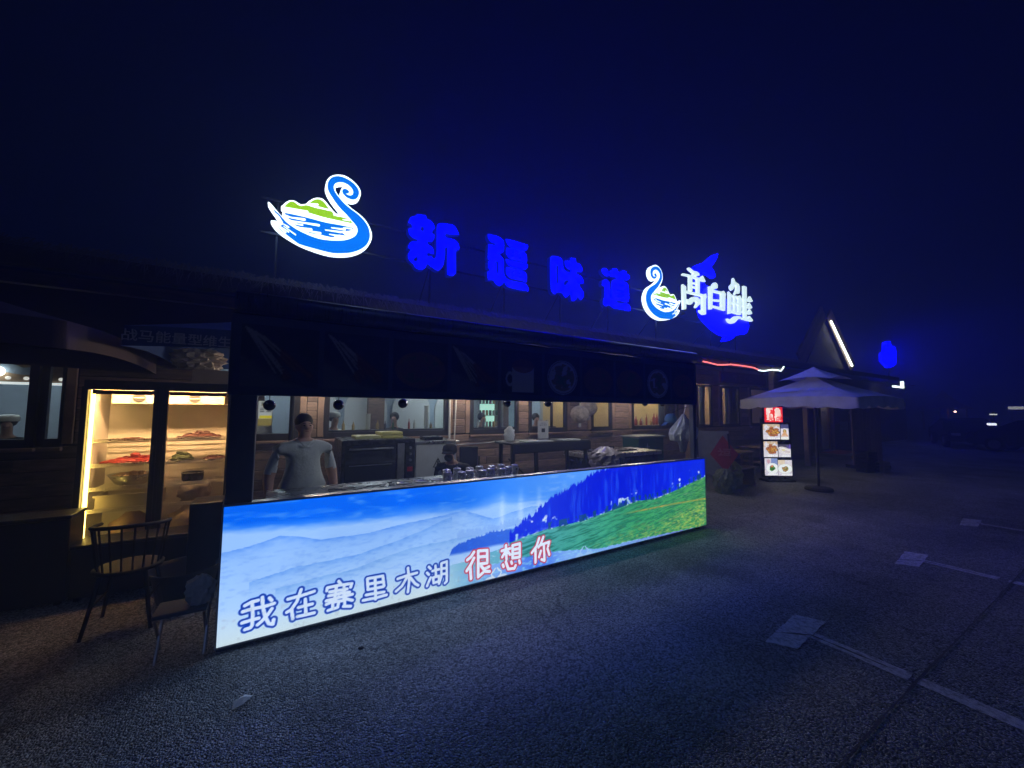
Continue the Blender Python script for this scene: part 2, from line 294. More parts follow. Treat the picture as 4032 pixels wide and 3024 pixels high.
LETTERS = [[[[(1.855,5.014),(2.026,5.037),(2.042,4.972),(2.101,4.966),(2.146,4.934),(2.18,4.881),(2.185,4.816),(2.149,4.807),(2.135,4.752),(2.15,4.741),(2.183,4.739),(2.181,4.661),(2.139,4.596),(2.059,4.577),(2.06,4.538),(2.118,4.523),(2.171,4.469),(2.184,4.382),(2.06,4.383),(2.057,4.314),(2.118,4.363),(2.178,4.301),(2.214,4.363),(2.221,4.525),(2.214,4.875),(2.235,4.935),(2.28,4.967),(2.478,5.0),(2.541,4.986),(2.581,4.947),(2.646,4.846),(2.513,4.809),(2.374,4.794),(2.375,4.738),(2.538,4.74),(2.609,4.697),(2.642,4.644),(2.647,4.566),(2.58,4.551),(2.587,4.167),(2.565,4.104),(2.519,4.069),(2.419,4.068),(2.413,4.562),(2.379,4.557),(2.375,4.376),(2.362,4.27),(2.333,4.191),(2.289,4.131),(2.245,4.111),(2.2,4.12),(2.141,4.155),(2.119,4.155),(2.067,4.205),(2.054,4.149),(2.019,4.099),(1.963,4.066),(1.906,4.066),(1.85,4.093),(1.82,4.157),(1.793,4.155),(1.743,4.204),(1.728,4.264),(1.737,4.308),(1.78,4.381),(1.728,4.383),(1.734,4.447),(1.763,4.503),(1.811,4.536),(1.881,4.539),(1.887,4.576),(1.824,4.575),(1.768,4.603),(1.732,4.651),(1.723,4.737),(1.792,4.744),(1.79,4.8),(1.766,4.812),(1.731,4.813),(1.736,4.885),(1.78,4.947),(1.856,4.968)],[(1.942,4.808),(1.995,4.822),(1.983,4.739),(1.943,4.743)],[(1.894,4.286),(1.896,4.212),(1.84,4.2),(1.84,4.221)]]],[[[(3.203,5.005),(3.332,5.015),(3.439,5.011),(3.515,4.974),(3.553,4.923),(3.559,4.789),(3.534,4.724),(3.484,4.691),(3.373,4.673),(3.46,4.663),(3.518,4.624),(3.552,4.571),(3.559,4.32),(3.589,4.259),(3.666,4.221),(3.82,4.219),(4.014,4.216),(4.086,4.183),(4.118,4.12),(4.119,4.066),(3.909,4.061),(3.65,4.069),(3.599,4.105),(3.565,4.173),(3.548,4.133),(3.499,4.072),(3.433,4.061),(3.376,4.087),(3.326,4.147),(3.214,4.127),(3.192,4.292),(3.248,4.31),(3.247,4.35),(3.211,4.357),(3.213,4.485),(3.245,4.499),(3.237,4.523),(3.201,4.526),(3.217,4.818),(3.367,4.82),(3.379,4.859),(3.293,4.854),(3.236,4.884),(3.203,4.942)],[(3.371,4.511),(3.428,4.523),(3.43,4.317),(3.406,4.268),(3.397,4.34),(3.377,4.339),(3.401,4.355),(3.4,4.48),(3.371,4.489)]],[[(3.586,5.01),(3.814,5.016),(4.105,5.003),(4.105,4.953),(4.073,4.891),(4.028,4.861),(3.816,4.855),(3.694,4.866),(3.634,4.897),(3.595,4.948)]],[[(3.6,4.844),(3.904,4.845),(4.002,4.84),(4.056,4.802),(4.079,4.737),(4.075,4.632),(3.905,4.631),(3.696,4.636),(3.636,4.672),(3.597,4.723)],[(3.768,4.784),(3.763,4.772),(3.751,4.765),(3.739,4.767),(3.734,4.776),(3.739,4.788),(3.751,4.795),(3.763,4.793)],[(3.76,4.706),(3.755,4.694),(3.743,4.687),(3.731,4.689),(3.726,4.699),(3.731,4.71),(3.743,4.718),(3.755,4.716)],[(3.926,4.781),(3.921,4.769),(3.909,4.762),(3.896,4.763),(3.891,4.773),(3.896,4.785),(3.908,4.792),(3.921,4.791)],[(3.931,4.701),(3.926,4.689),(3.914,4.682),(3.901,4.684),(3.896,4.694),(3.901,4.706),(3.913,4.713),(3.926,4.711)]],[[(3.59,4.617),(3.817,4.612),(4.084,4.614),(4.098,4.594),(4.089,4.538),(4.031,4.48),(3.906,4.475),(3.689,4.484),(3.62,4.526),(3.595,4.573)]],[[(3.6,4.458),(3.819,4.457),(3.995,4.454),(4.058,4.416),(4.081,4.351),(4.072,4.242),(3.908,4.25),(3.699,4.257),(3.631,4.296),(3.601,4.343)],[(3.776,4.396),(3.771,4.384),(3.759,4.377),(3.746,4.379),(3.741,4.389),(3.746,4.4),(3.758,4.407),(3.771,4.405)],[(3.776,4.317),(3.771,4.305),(3.759,4.298),(3.747,4.3),(3.742,4.31),(3.747,4.322),(3.759,4.328),(3.771,4.326)],[(3.924,4.39),(3.919,4.379),(3.907,4.372),(3.894,4.374),(3.889,4.384),(3.894,4.395),(3.907,4.402),(3.919,4.4)],[(3.929,4.323),(3.924,4.311),(3.912,4.304),(3.899,4.306),(3.894,4.316),(3.899,4.328),(3.912,4.335),(3.924,4.333)]]],[[[(4.69,4.914),(4.873,4.929),(4.939,4.903),(4.971,4.853),(4.982,4.731),(5.015,4.684),(5.082,4.648),(5.172,4.652),(5.178,4.716),(5.093,4.722),(5.038,4.777),(5.021,4.89),(5.144,4.898),(5.178,4.91),(5.173,4.99),(5.327,4.996),(5.333,4.901),(5.414,4.9),(5.484,4.86),(5.513,4.792),(5.507,4.731),(5.355,4.72),(5.331,4.656),(5.436,4.649),(5.506,4.608),(5.541,4.532),(5.54,4.481),(5.388,4.472),(5.457,4.38),(5.527,4.31),(5.55,4.241),(5.526,4.173),(5.473,4.102),(5.421,4.129),(5.363,4.21),(5.352,4.137),(5.305,4.075),(5.248,4.053),(5.197,4.059),(5.187,4.23),(5.114,4.143),(5.041,4.083),(5.003,4.116),(4.937,4.176),(4.797,4.17),(4.802,4.118),(4.722,4.123),(4.669,4.174),(4.653,4.266),(4.642,4.844)],[(4.792,4.753),(4.851,4.757),(4.856,4.363),(4.802,4.353)],[(4.998,4.335),(5.004,4.398),(5.048,4.464),(5.126,4.478),(5.12,4.446),(5.014,4.33)]]],[[[(6.069,4.884),(6.121,4.947),(6.172,4.962),(6.236,4.946),(6.306,4.873),(6.312,4.807),(6.234,4.773),(6.157,4.787),(6.094,4.841)]],[[(6.326,4.93),(6.425,4.945),(6.406,5.004),(6.566,5.022),(6.591,4.939),(6.686,4.957),(6.728,5.025),(6.88,5.02),(6.879,4.955),(6.97,4.952),(6.982,4.885),(6.918,4.813),(6.738,4.799),(6.751,4.753),(6.861,4.753),(6.93,4.696),(6.948,4.569),(6.951,4.362),(6.922,4.308),(6.88,4.281),(6.474,4.267),(6.527,4.237),(6.634,4.224),(6.907,4.251),(6.976,4.197),(6.995,4.091),(6.96,4.076),(6.498,4.069),(6.419,4.076),(6.341,4.113),(6.264,4.12),(6.18,4.07),(6.124,4.127),(6.106,4.209),(6.164,4.294),(6.167,4.532),(6.084,4.541),(6.085,4.612),(6.117,4.665),(6.181,4.701),(6.259,4.701),(6.31,4.643),(6.334,4.513),(6.344,4.304),(6.383,4.306),(6.388,4.667),(6.428,4.728),(6.548,4.769),(6.549,4.803),(6.325,4.79)],[(6.553,4.653),(6.777,4.673),(6.77,4.638),(6.553,4.619)],[(6.565,4.524),(6.781,4.536),(6.774,4.506),(6.564,4.49)],[(6.563,4.402),(6.772,4.412),(6.765,4.381),(6.562,4.368)]]]]
FISH = [(10.676,6.294),(10.626,6.18),(10.503,6.017),(10.309,5.824),(10.432,5.73),(10.499,5.641),(10.48,5.553),(10.311,5.571),(10.091,5.612),(9.954,5.602),(9.87,5.536),(9.837,5.399),(9.941,5.302),(10.047,5.239),(10.464,5.211),(10.835,5.121),(11.035,4.963),(11.33,4.799),(11.794,4.671),(12.111,4.534),(12.217,4.366),(12.16,4.251),(12.053,4.131),(11.855,4.074),(11.502,4.018),(11.342,3.914),(11.093,3.811),(10.853,3.761),(11.009,3.93),(10.746,3.953),(10.434,4.035),(10.188,4.138),(9.975,4.259),(9.819,4.368),(9.723,4.597),(9.657,4.91),(9.644,5.232),(9.613,5.422),(9.513,5.549),(9.556,5.638),(9.665,5.742),(9.828,5.817),(10.049,5.896),(10.221,6.025),(10.454,6.194)]
WHITE_LETTERS = [[[[(9.182,5.563),(9.245,5.567),(9.396,5.517),(9.551,5.524),(9.655,5.495),(9.666,5.44),(9.546,5.393),(9.468,5.394),(9.313,5.349),(9.339,5.386),(9.406,5.447),(9.267,5.484),(9.18,5.531)]],[[(8.938,5.356),(9.288,5.376),(9.65,5.364),(9.813,5.46),(9.941,5.319),(9.7,5.308),(9.286,5.328),(8.937,5.309)]],[[(9.211,5.329),(9.338,5.354),(9.322,4.943),(9.196,4.938)]],[[(9.544,5.344),(9.663,5.358),(9.644,4.925),(9.527,4.921)]],[[(9.332,5.192),(9.513,5.209),(9.511,5.168),(9.331,5.16)]],[[(9.328,5.088),(9.495,5.093),(9.493,5.052),(9.326,5.048)]],[[(8.916,5.062),(9.049,5.015),(9.045,4.912),(9.844,4.941),(9.926,4.979),(9.962,4.878),(9.919,4.822),(9.9,4.395),(9.766,4.377),(9.624,4.43),(9.626,4.478),(9.757,4.481),(9.761,4.871),(9.043,4.865),(9.027,4.417),(8.916,4.393),(8.909,4.882)]],[[(9.074,4.689),(9.161,4.679),(9.316,4.783),(9.522,4.816),(9.676,4.752),(9.686,4.656),(9.565,4.59),(9.458,4.51),(9.434,4.539),(9.516,4.663),(9.441,4.715),(9.336,4.651),(9.257,4.576),(9.132,4.573),(9.073,4.658)]]],[[[(10.255,5.259),(10.358,5.361),(10.415,5.38),(10.513,5.338),(10.508,5.236),(10.406,5.193),(10.249,5.141)]],[[(10.114,5.217),(10.264,5.152),(10.691,5.165),(10.811,5.211),(10.924,5.118),(10.891,5.061),(10.854,4.636),(10.694,4.639),(10.226,4.655),(10.209,4.586),(10.098,4.57)],[(10.261,5.093),(10.688,5.096),(10.668,4.703),(10.228,4.697)]],[[(10.236,4.872),(10.606,4.913),(10.604,4.862),(10.234,4.83)]]],[[[(11.349,5.69),(11.422,5.606),(11.452,5.576),(11.623,5.553),(11.68,5.438),(11.639,5.27),(11.511,5.249),(11.415,5.198),(11.385,5.229),(11.486,5.351),(11.493,5.477),(11.399,5.478),(11.331,5.36),(11.25,5.294),(11.162,5.349),(11.166,5.419),(11.293,5.512),(11.316,5.639)]],[[(11.08,5.239),(11.213,5.165),(11.633,5.181),(11.667,5.213),(11.757,5.111),(11.696,4.631),(11.538,4.627),(11.168,4.637),(11.166,4.602),(11.044,4.568)],[(11.21,5.112),(11.566,5.117),(11.541,4.68),(11.186,4.691)]],[[(11.349,5.135),(11.427,5.138),(11.401,4.687),(11.324,4.685)]],[[(11.2,4.945),(11.557,4.956),(11.554,4.902),(11.198,4.901)]],[[(10.946,4.418),(11.126,4.415),(11.314,4.518),(11.472,4.565),(11.692,4.568),(11.705,4.517),(11.53,4.485),(11.367,4.368),(11.211,4.305),(11.06,4.312),(10.973,4.361)]],[[(11.879,5.545),(12.042,5.537),(11.997,4.537),(11.85,4.527)]],[[(11.807,5.155),(12.118,5.168),(12.225,5.276),(12.368,5.152),(12.315,5.116),(11.805,5.11)]],[[(11.794,4.938),(12.106,4.966),(12.178,5.068),(12.321,4.944),(12.268,4.899),(11.792,4.902)]],[[(11.784,4.758),(12.093,4.766),(12.182,4.869),(12.309,4.759),(12.222,4.711),(11.781,4.713)]],[[(11.771,4.552),(12.08,4.557),(12.152,4.656),(12.329,4.543),(12.276,4.5),(11.752,4.505)]]]]
BLUE_STROKES = [[(-0.059,0.313),(-0.1,0.31),(-0.14,0.294)],[(-0.152,0.254),(-0.09,0.26),(-0.023,0.256),(0.046,0.265)],[(-0.096,0.304),(-0.088,0.217),(-0.089,0.14),(-0.099,0.126),(-0.132,0.122)],[(-0.152,0.174),(-0.109,0.179),(-0.05,0.181)],[(-0.033,0.328),(-0.026,0.253),(-0.008,0.178),(0.017,0.124),(0.044,0.112),(0.047,0.146)],[(0.032,0.229),(0.007,0.192),(-0.033,0.151),(-0.055,0.135)],[(0.013,0.313),(0.029,0.291)],[(0.136,0.274),(0.23,0.279),(0.318,0.291)],[(0.224,0.326),(0.198,0.241),(0.16,0.188),(0.132,0.177)],[(0.164,0.187),(0.175,0.117)],[(0.212,0.193),(0.308,0.196)],[(0.256,0.245),(0.264,0.134)],[(0.207,0.126),(0.269,0.124),(0.324,0.123)],[(0.496,0.33),(0.511,0.308)],[(0.409,0.274),(0.413,0.297),(0.498,0.297),(0.599,0.289),(0.591,0.261)],[(0.432,0.26),(0.563,0.253)],[(0.424,0.231),(0.509,0.23),(0.583,0.223)],[(0.408,0.195),(0.51,0.199),(0.607,0.2)],[(0.48,0.286),(0.473,0.212)],[(0.539,0.283),(0.542,0.205)],[(0.501,0.205),(0.457,0.178),(0.409,0.167)],[(0.528,0.199),(0.566,0.171),(0.608,0.151)],[(0.458,0.131),(0.457,0.173),(0.548,0.166),(0.549,0.127)],[(0.502,0.158),(0.495,0.122),(0.424,0.116)],[(0.54,0.12),(0.596,0.106)],[(0.723,0.301),(0.731,0.21)],[(0.723,0.301),(0.852,0.298),(0.865,0.21)],[(0.729,0.255),(0.854,0.247)],[(0.736,0.209),(0.86,0.206)],[(0.787,0.292),(0.797,0.115)],[(0.717,0.169),(0.866,0.159)],[(0.694,0.13),(0.797,0.125),(0.888,0.129)],[(0.983,0.245),(1.074,0.257),(1.156,0.261)],[(1.072,0.32),(1.086,0.202),(1.077,0.11)],[(1.063,0.238),(1.022,0.174),(0.97,0.14)],[(1.096,0.231),(1.141,0.169),(1.17,0.147)],[(1.268,0.291),(1.286,0.271)],[(1.252,0.241),(1.27,0.221)],[(1.255,0.122),(1.277,0.171),(1.288,0.19)],[(1.304,0.246),(1.368,0.249)],[(1.332,0.289),(1.34,0.19)],[(1.311,0.185),(1.369,0.189),(1.37,0.14),(1.318,0.135),(1.311,0.185)],[(1.391,0.299),(1.393,0.179),(1.371,0.118)],[(1.391,0.299),(1.445,0.306),(1.448,0.123),(1.43,0.11)],[(1.398,0.249),(1.44,0.246)],[(1.399,0.199),(1.441,0.196)]]
RED_STROKES = [[(1.731,0.341),(1.698,0.3),(1.66,0.279)],[(1.732,0.283),(1.693,0.22),(1.655,0.176)],[(1.693,0.209),(1.702,0.092)],[(1.777,0.344),(1.781,0.092),(1.834,0.122)],[(1.777,0.344),(1.879,0.332),(1.881,0.207),(1.786,0.214)],[(1.785,0.284),(1.873,0.274)],[(1.806,0.198),(1.861,0.128),(1.91,0.118)],[(1.902,0.167),(1.847,0.155)],[(2.049,0.296),(2.15,0.302)],[(2.099,0.342),(2.107,0.199)],[(2.099,0.286),(2.056,0.233)],[(2.114,0.284),(2.151,0.24)],[(2.18,0.328),(2.181,0.198)],[(2.18,0.328),(2.27,0.331),(2.271,0.193),(2.181,0.198)],[(2.188,0.283),(2.263,0.282)],[(2.188,0.24),(2.263,0.238)],[(2.064,0.153),(2.072,0.133)],[(2.1,0.176),(2.13,0.097),(2.204,0.089),(2.219,0.116)],[(2.166,0.164),(2.174,0.144)],[(2.264,0.157),(2.272,0.131)],[(2.522,0.346),(2.49,0.268),(2.426,0.209)],[(2.474,0.245),(2.474,0.098)],[(2.579,0.35),(2.546,0.284),(2.514,0.251)],[(2.546,0.271),(2.662,0.284),(2.645,0.241)],[(2.587,0.251),(2.596,0.094),(2.555,0.114)],[(2.546,0.206),(2.522,0.146)],[(2.637,0.216),(2.662,0.146)]]
FOREST = [(2.171,0.453),(2.292,0.522),(2.417,0.581),(2.545,0.655),(2.628,0.724),(2.799,0.772),(2.978,0.836),(3.164,0.874),(3.261,0.937),(3.44,0.988),(3.669,1.023),(3.887,1.031),(4.608,1.08)]
MEADOW = [(2.143,0.362),(2.386,0.4),(2.595,0.426),(2.886,0.436),(3.161,0.447),(3.455,0.483),(3.662,0.515),(4.105,0.568),(4.466,0.559),(4.857,0.617),(5.28,0.696),(5.629,0.764)]
BAND = [(1.469,0.349),(1.487,0.396),(1.542,0.438),(1.67,0.456),(1.94,0.501),(2.171,0.49),(2.292,0.478)]
BANDLO = [(1.469,0.343),(1.672,0.34),(1.942,0.351),(2.172,0.347),(2.293,0.358)]
SHORE = [(1.374,0.262),(1.673,0.265),(1.914,0.308),(2.143,0.328),(2.386,0.311)]
LAKE = [(1.188,0.245),(1.472,0.208),(1.943,0.183),(2.679,0.176),(3.45,0.08),(4.33,0.072),(5.611,0.033)]
STRIPE = [(3.66,0.434),(4.22,0.437),(4.851,0.441),(5.614,0.431)]
SKYLO = [(-0.307,0.85),(-0.063,0.83),(0.26,0.799),(0.526,0.794),(1.028,0.769),(1.665,0.76),(2.08,0.769),(2.628,0.718)]
RIDGE1 = [(-0.3,0.697),(-0.133,0.718),(0.064,0.765),(0.35,0.686),(0.721,0.68),(1.139,0.727),(1.617,0.758),(1.938,0.647),(2.545,0.701)]
RIDGE2 = [(-0.121,0.465),(0.139,0.508),(0.357,0.511),(0.629,0.517),(0.927,0.565),(1.492,0.717)]
RIDGE3 = [(0.049,0.379),(0.361,0.388),(0.681,0.418),(1.035,0.484),(1.751,0.507)]
SWANS = [(1.987,0.055),(2.116,0.052),(3.177,0.065),(3.292,0.073)]
ROPE_RED = [(9.099,3.004),(9.387,2.987),(9.711,2.961),(10.048,2.981),(10.34,3.013),(10.76,3.015),(11.198,3.009),(11.489,3.0),(11.752,2.957)]
ROPE_WHITE = [(11.765,2.94),(12.059,2.939),(12.307,2.972),(12.561,3.006),(12.855,3.012),(13.08,3.0),(13.202,3.082),(13.327,3.197)]
FARBLUE = [(30.811,5.301),(31.348,5.383),(31.457,6.032),(31.784,6.064),(31.908,5.772),(32.085,5.788),(32.235,6.147),(32.505,6.174),(32.512,5.827),(33.093,5.92),(33.409,5.753),(33.237,4.802),(32.177,4.54),(31.736,4.512),(31.335,4.673),(30.737,4.853)]
TILES = [(208,122,580,430),(165,470,515,780),(530,475,695,780),(165,820,455,1135),(468,880,722,1135),(175,1160,440,1505),(448,1195,738,1510)]

# ================================================================ ground
def asphalt():
    m=bpy.data.materials.new('asphalt'); m.use_nodes=True; MATS['asphalt']=m
    n,l=m.node_tree.nodes,m.node_tree.links; b=n['Principled BSDF']; tc=n.new('ShaderNodeTexCoord'); V=tc.outputs['Object']
    vo=n.new('ShaderNodeTexVoronoi'); vo.inputs['Scale'].default_value=88; l.new(V,vo.inputs['Vector'])
    n1=n.new('ShaderNodeTexNoise'); n1.inputs['Scale'].default_value=120; n1.inputs['Detail'].default_value=4; l.new(V,n1.inputs['Vector'])
    n2=n.new('ShaderNodeTexNoise'); n2.inputs['Scale'].default_value=.9; n2.inputs['Detail'].default_value=7; l.new(V,n2.inputs['Vector'])
    n3=n.new('ShaderNodeTexNoise'); n3.inputs['Scale'].default_value=38; n3.inputs['Detail'].default_value=3; l.new(V,n3.inputs['Vector'])
    rp=n.new('ShaderNodeValToRGB'); rp.color_ramp.elements[0].color=(.13,.137,.15,1); rp.color_ramp.elements[1].color=(.62,.645,.68,1)
    rp.color_ramp.elements[0].position=.12; rp.color_ramp.elements[1].position=.95
    sep=n.new('ShaderNodeSeparateColor'); l.new(vo.outputs['Color'],sep.inputs[0]); l.new(sep.outputs[0],rp.inputs[0])
    mx=n.new('ShaderNodeMix'); mx.data_type='RGBA'; mx.blend_type='MULTIPLY'; mx.inputs[0].default_value=.75
    r2_=n.new('ShaderNodeMapRange'); r2_.inputs['From Min'].default_value=.3; r2_.inputs['From Max'].default_value=.7; r2_.inputs['To Min'].default_value=.55; r2_.inputs['To Max'].default_value=1.25; l.new(n2.outputs[0],r2_.inputs[0])
    l.new(rp.outputs[0],mx.inputs[6]); l.new(r2_.outputs[0],mx.inputs[7]); l.new(mx.outputs[2],b.inputs['Base Color'])
    # old stains and a net of hairline cracks
    n5=n.new('ShaderNodeTexNoise'); n5.inputs['Scale'].default_value=.55; n5.inputs['Detail'].default_value=9; n5.inputs['Roughness'].default_value=.65; l.new(V,n5.inputs['Vector'])
    s5=n.new('ShaderNodeMapRange'); s5.inputs['From Min'].default_value=.52; s5.inputs['From Max'].default_value=.66; s5.inputs['To Min'].default_value=1; s5.inputs['To Max'].default_value=.5; l.new(n5.outputs[0],s5.inputs[0])
    dn=n.new('ShaderNodeTexNoise'); dn.inputs['Scale'].default_value=1.7; dn.inputs['Detail'].default_value=6; l.new(V,dn.inputs['Vector'])
    dv=n.new('ShaderNodeVectorMath'); dv.operation='MULTIPLY_ADD'; dv.inputs[1].default_value=(.9,.9,0); l.new(dn.outputs['Color'],dv.inputs[0]); l.new(V,dv.inputs[2])
    cv=n.new('ShaderNodeTexVoronoi'); cv.feature='DISTANCE_TO_EDGE'; cv.inputs['Scale'].default_value=.42; l.new(dv.outputs[0],cv.inputs['Vector'])
    cr_=n.new('ShaderNodeMapRange'); cr_.inputs['From Min'].default_value=.0015; cr_.inputs['From Max'].default_value=.005; cr_.inputs['To Min'].default_value=.62; cr_.inputs['To Max'].default_value=1; l.new(cv.outputs['Distance'],cr_.inputs[0])
    mm1=n.new('ShaderNodeMath'); mm1.operation='MULTIPLY'; l.new(s5.outputs[0],mm1.inputs[0]); l.new(cr_.outputs[0],mm1.inputs[1])
    sc_=n.new('ShaderNodeVectorMath'); sc_.operation='SCALE'; l.new(mx.outputs[2],sc_.inputs[0]); l.new(mm1.outputs[0],sc_.inputs['Scale']); l.new(sc_.outputs[0],b.inputs['Base Color'])
    b.inputs['Roughness'].default_value=.62; b.inputs['Specular IOR Level'].default_value=.5
    ad=n.new('ShaderNodeMath'); ad.operation='MULTIPLY_ADD'; ad.inputs[1].default_value=-1.2; l.new(vo.outputs['Distance'],ad.inputs[0]); l.new(n3.outputs[0],ad.inputs[2])
    a2=n.new('ShaderNodeMath'); a2.operation='MULTIPLY_ADD'; a2.inputs[1].default_value=.4; l.new(n1.outputs[0],a2.inputs[0]); l.new(ad.outputs[0],a2.inputs[2])
    bp=n.new('ShaderNodeBump'); bp.inputs['Strength'].default_value=1; bp.inputs['Distance'].default_value=.021; l.new(a2.outputs[0],bp.inputs['Height']); l.new(bp.outputs[0],b.inputs['Normal'])
    return m
ground_m=asphalt()
bm=bmesh.new()
xs=[-400,-60,-20,-8,-4,0,4,8,16,30,60,150,600]; ys=[-400,-60,-20,-8,-4,0,4,8,16,30,60,150,600]
vv=[[bm.verts.new((x,y,0)) for x in xs] for y in ys]
for j in range(len(ys)-1):
    for i in range(len(xs)-1): bm.faces.new((vv[j][i],vv[j][i+1],vv[j+1][i+1],vv[j+1][i]))
me=bpy.data.meshes.new('ground'); bm.to_mesh(me); bm.free(); tag(link_mesh('ground',me,ground_m),kind='structure')
def worn_paint():
    m=bpy.data.materials.new('worn_paint'); m.use_nodes=True
    n,l=m.node_tree.nodes,m.node_tree.links; b=n['Principled BSDF']; tc=n.new('ShaderNodeTexCoord')
    t=n.new('ShaderNodeTexNoise'); t.inputs['Scale'].default_value=26; t.inputs['Detail'].default_value=8; t.inputs['Roughness'].default_value=.75; l.new(tc.outputs['Object'],t.inputs['Vector'])
    r=n.new('ShaderNodeValToRGB'); r.color_ramp.elements[0].position=.34; r.color_ramp.elements[0].color=(.25,.26,.27,1); r.color_ramp.elements[1].position=.54; r.color_ramp.elements[1].color=(.84,.84,.86,1)
    l.new(t.outputs[0],r.inputs[0]); l.new(r.outputs[0],b.inputs['Base Color']); b.inputs['Roughness'].default_value=.7
    v=n.new('ShaderNodeTexNoise'); v.inputs['Scale'].default_value=140; l.new(tc.outputs['Object'],v.inputs['Vector']); bp=n.new('ShaderNodeBump'); bp.inputs['Distance'].default_value=.004; l.new(v.outputs[0],bp.inputs['Height']); l.new(bp.outputs[0],b.inputs['Normal'])
    return m
PAINT=worn_paint(); SEAM=mat('tar_seam',(.10,.10,.105),.6,bump=.5,bscale=80)
def ragged(pts, amp=.0045, step=.05):
    out=[]
    for i in range(len(pts)):
        a=Vector(pts[i]); b=Vector(pts[(i+1)%len(pts)]); k=max(1,int((b-a).length/step))
        for s in range(k): p=a.lerp(b,s/k); out.append((p.x+random.uniform(-amp,amp), p.y+random.uniform(-amp,amp)))
    return out
def flat(name, pts, z, m, parent=None):
    mb=MB(); tris=tessellate_polygon([[Vector((*p,0)) for p in pts]]); fs=[]
    for t in tris:
        a,b,c=[Vector((*pts[i],0)) for i in t]
        fs.append(tuple(t) if (b-a).cross(c-a).z>0 else (t[0],t[2],t[1]))
    mb.add([(x,y,z) for x,y in pts],fs); return mb.build(name,m,parent)
for i,(dx) in enumerate((0,2.95,5.95)):
    blk=[(3.25+dx,1.60),(3.36+dx,1.43),(4.0+dx,1.48),(3.9+dx,1.67)]
    mk=tag(flat('parking_mark',ragged(blk),.004,PAINT),kind='structure')
    flat('bay_line',ragged([(3.61+dx,1.445),(3.60+dx,.90),(3.72+dx,.90),(3.72+dx,1.45)]),.0045,PAINT,mk)
    flat('bay_line',ragged([(3.60+dx,.862-.011*dx),(3.58+dx,-2.6),(3.70+dx,-2.6),(3.71+dx,.862-.011*dx)],.007,.08),.0045,PAINT,mk)
    flat('crack',ragged([(3.44+dx,1.64),(3.66+dx,1.46),(3.67+dx,1.1),(3.66+dx,.95),(3.655+dx,1.1),(3.645+dx,1.455),(3.43+dx,1.632)],.006,.05),.006,SEAM,mk)
tag(flat('tar_seam',ragged([(-6,.865),(0,.868),(3,.87),(6.5,.80),(14,.7),(14,.712),(6.5,.813),(3,.884),(0,.882),(-6,.879)],.005,.07),.0075,SEAM),kind='structure')
for i,(x,y,l_,a,c,lb) in enumerate([(.26,2.95,.10,1.25,(.55,.55,.5),'thin pale straw lying on asphalt beside the long lit counter'),(.42,2.4,.035,-.6,(.6,.58,.5),'short pale wood chip on asphalt, closest to the kerbless lane'),(3.13,.99,.03,.5,(.5,.5,.5),'tiny pale scrap on asphalt between parking mark and seam'),(4.02,.95,.06,.2,(.5,.5,.45),'pale twig lying where the bay line meets the seam'),(5.88,2.77,.08,.1,(.45,.45,.45),'pale sliver on asphalt beyond the right end of the lit counter')]):
    mb=MB(); R=Matrix.Rotation(a,3,'Z'); p=[R@Vector((t*l_-.5*l_,.004*math.sin(5*t),.008+.006*math.sin(3*t))) for t in (0,.3,.6,1)]
    tag(mb.tube([(x+q.x,y+q.y,q.z) for q in p],[.002,.004,.004,.002],5).build('litter_twig',mat('twig_%d'%i,c,.8,noise=.2,nscale=40)),lb,'litter')
mb=MB(); pts=[(-.05,-.03,.004),(.0,-.04,.02),(.045,-.015,.035),(.05,.03,.012),(.01,.035,.03),(-.045,.02,.018),(0,.01,.034),(.06,.045,.03)]
mb.add([(-.1+x,2.88+y,z) for x,y,z in pts],[(0,1,6),(1,2,6),(2,3,6),(3,4,6),(4,5,6),(5,0,6),(2,7,3),(0,5,4,3,2,1)])
tag(mb.build('crumpled_paper',mat('paper',(.9,.9,.88),.8,noise=.1,nscale=30)),'small crumpled white tissue on the asphalt in front of the lit counter','litter')
mb=MB(); mb.ball((.6,3.08,.006),.022,9,5,(1,.7,.3),.3); tag(mb.build('dry_leaf',mat('leaf',(.03,.025,.02),.9,noise=.3,nscale=60)),'small dark dry leaf on asphalt near the foot of the lit counter','litter')

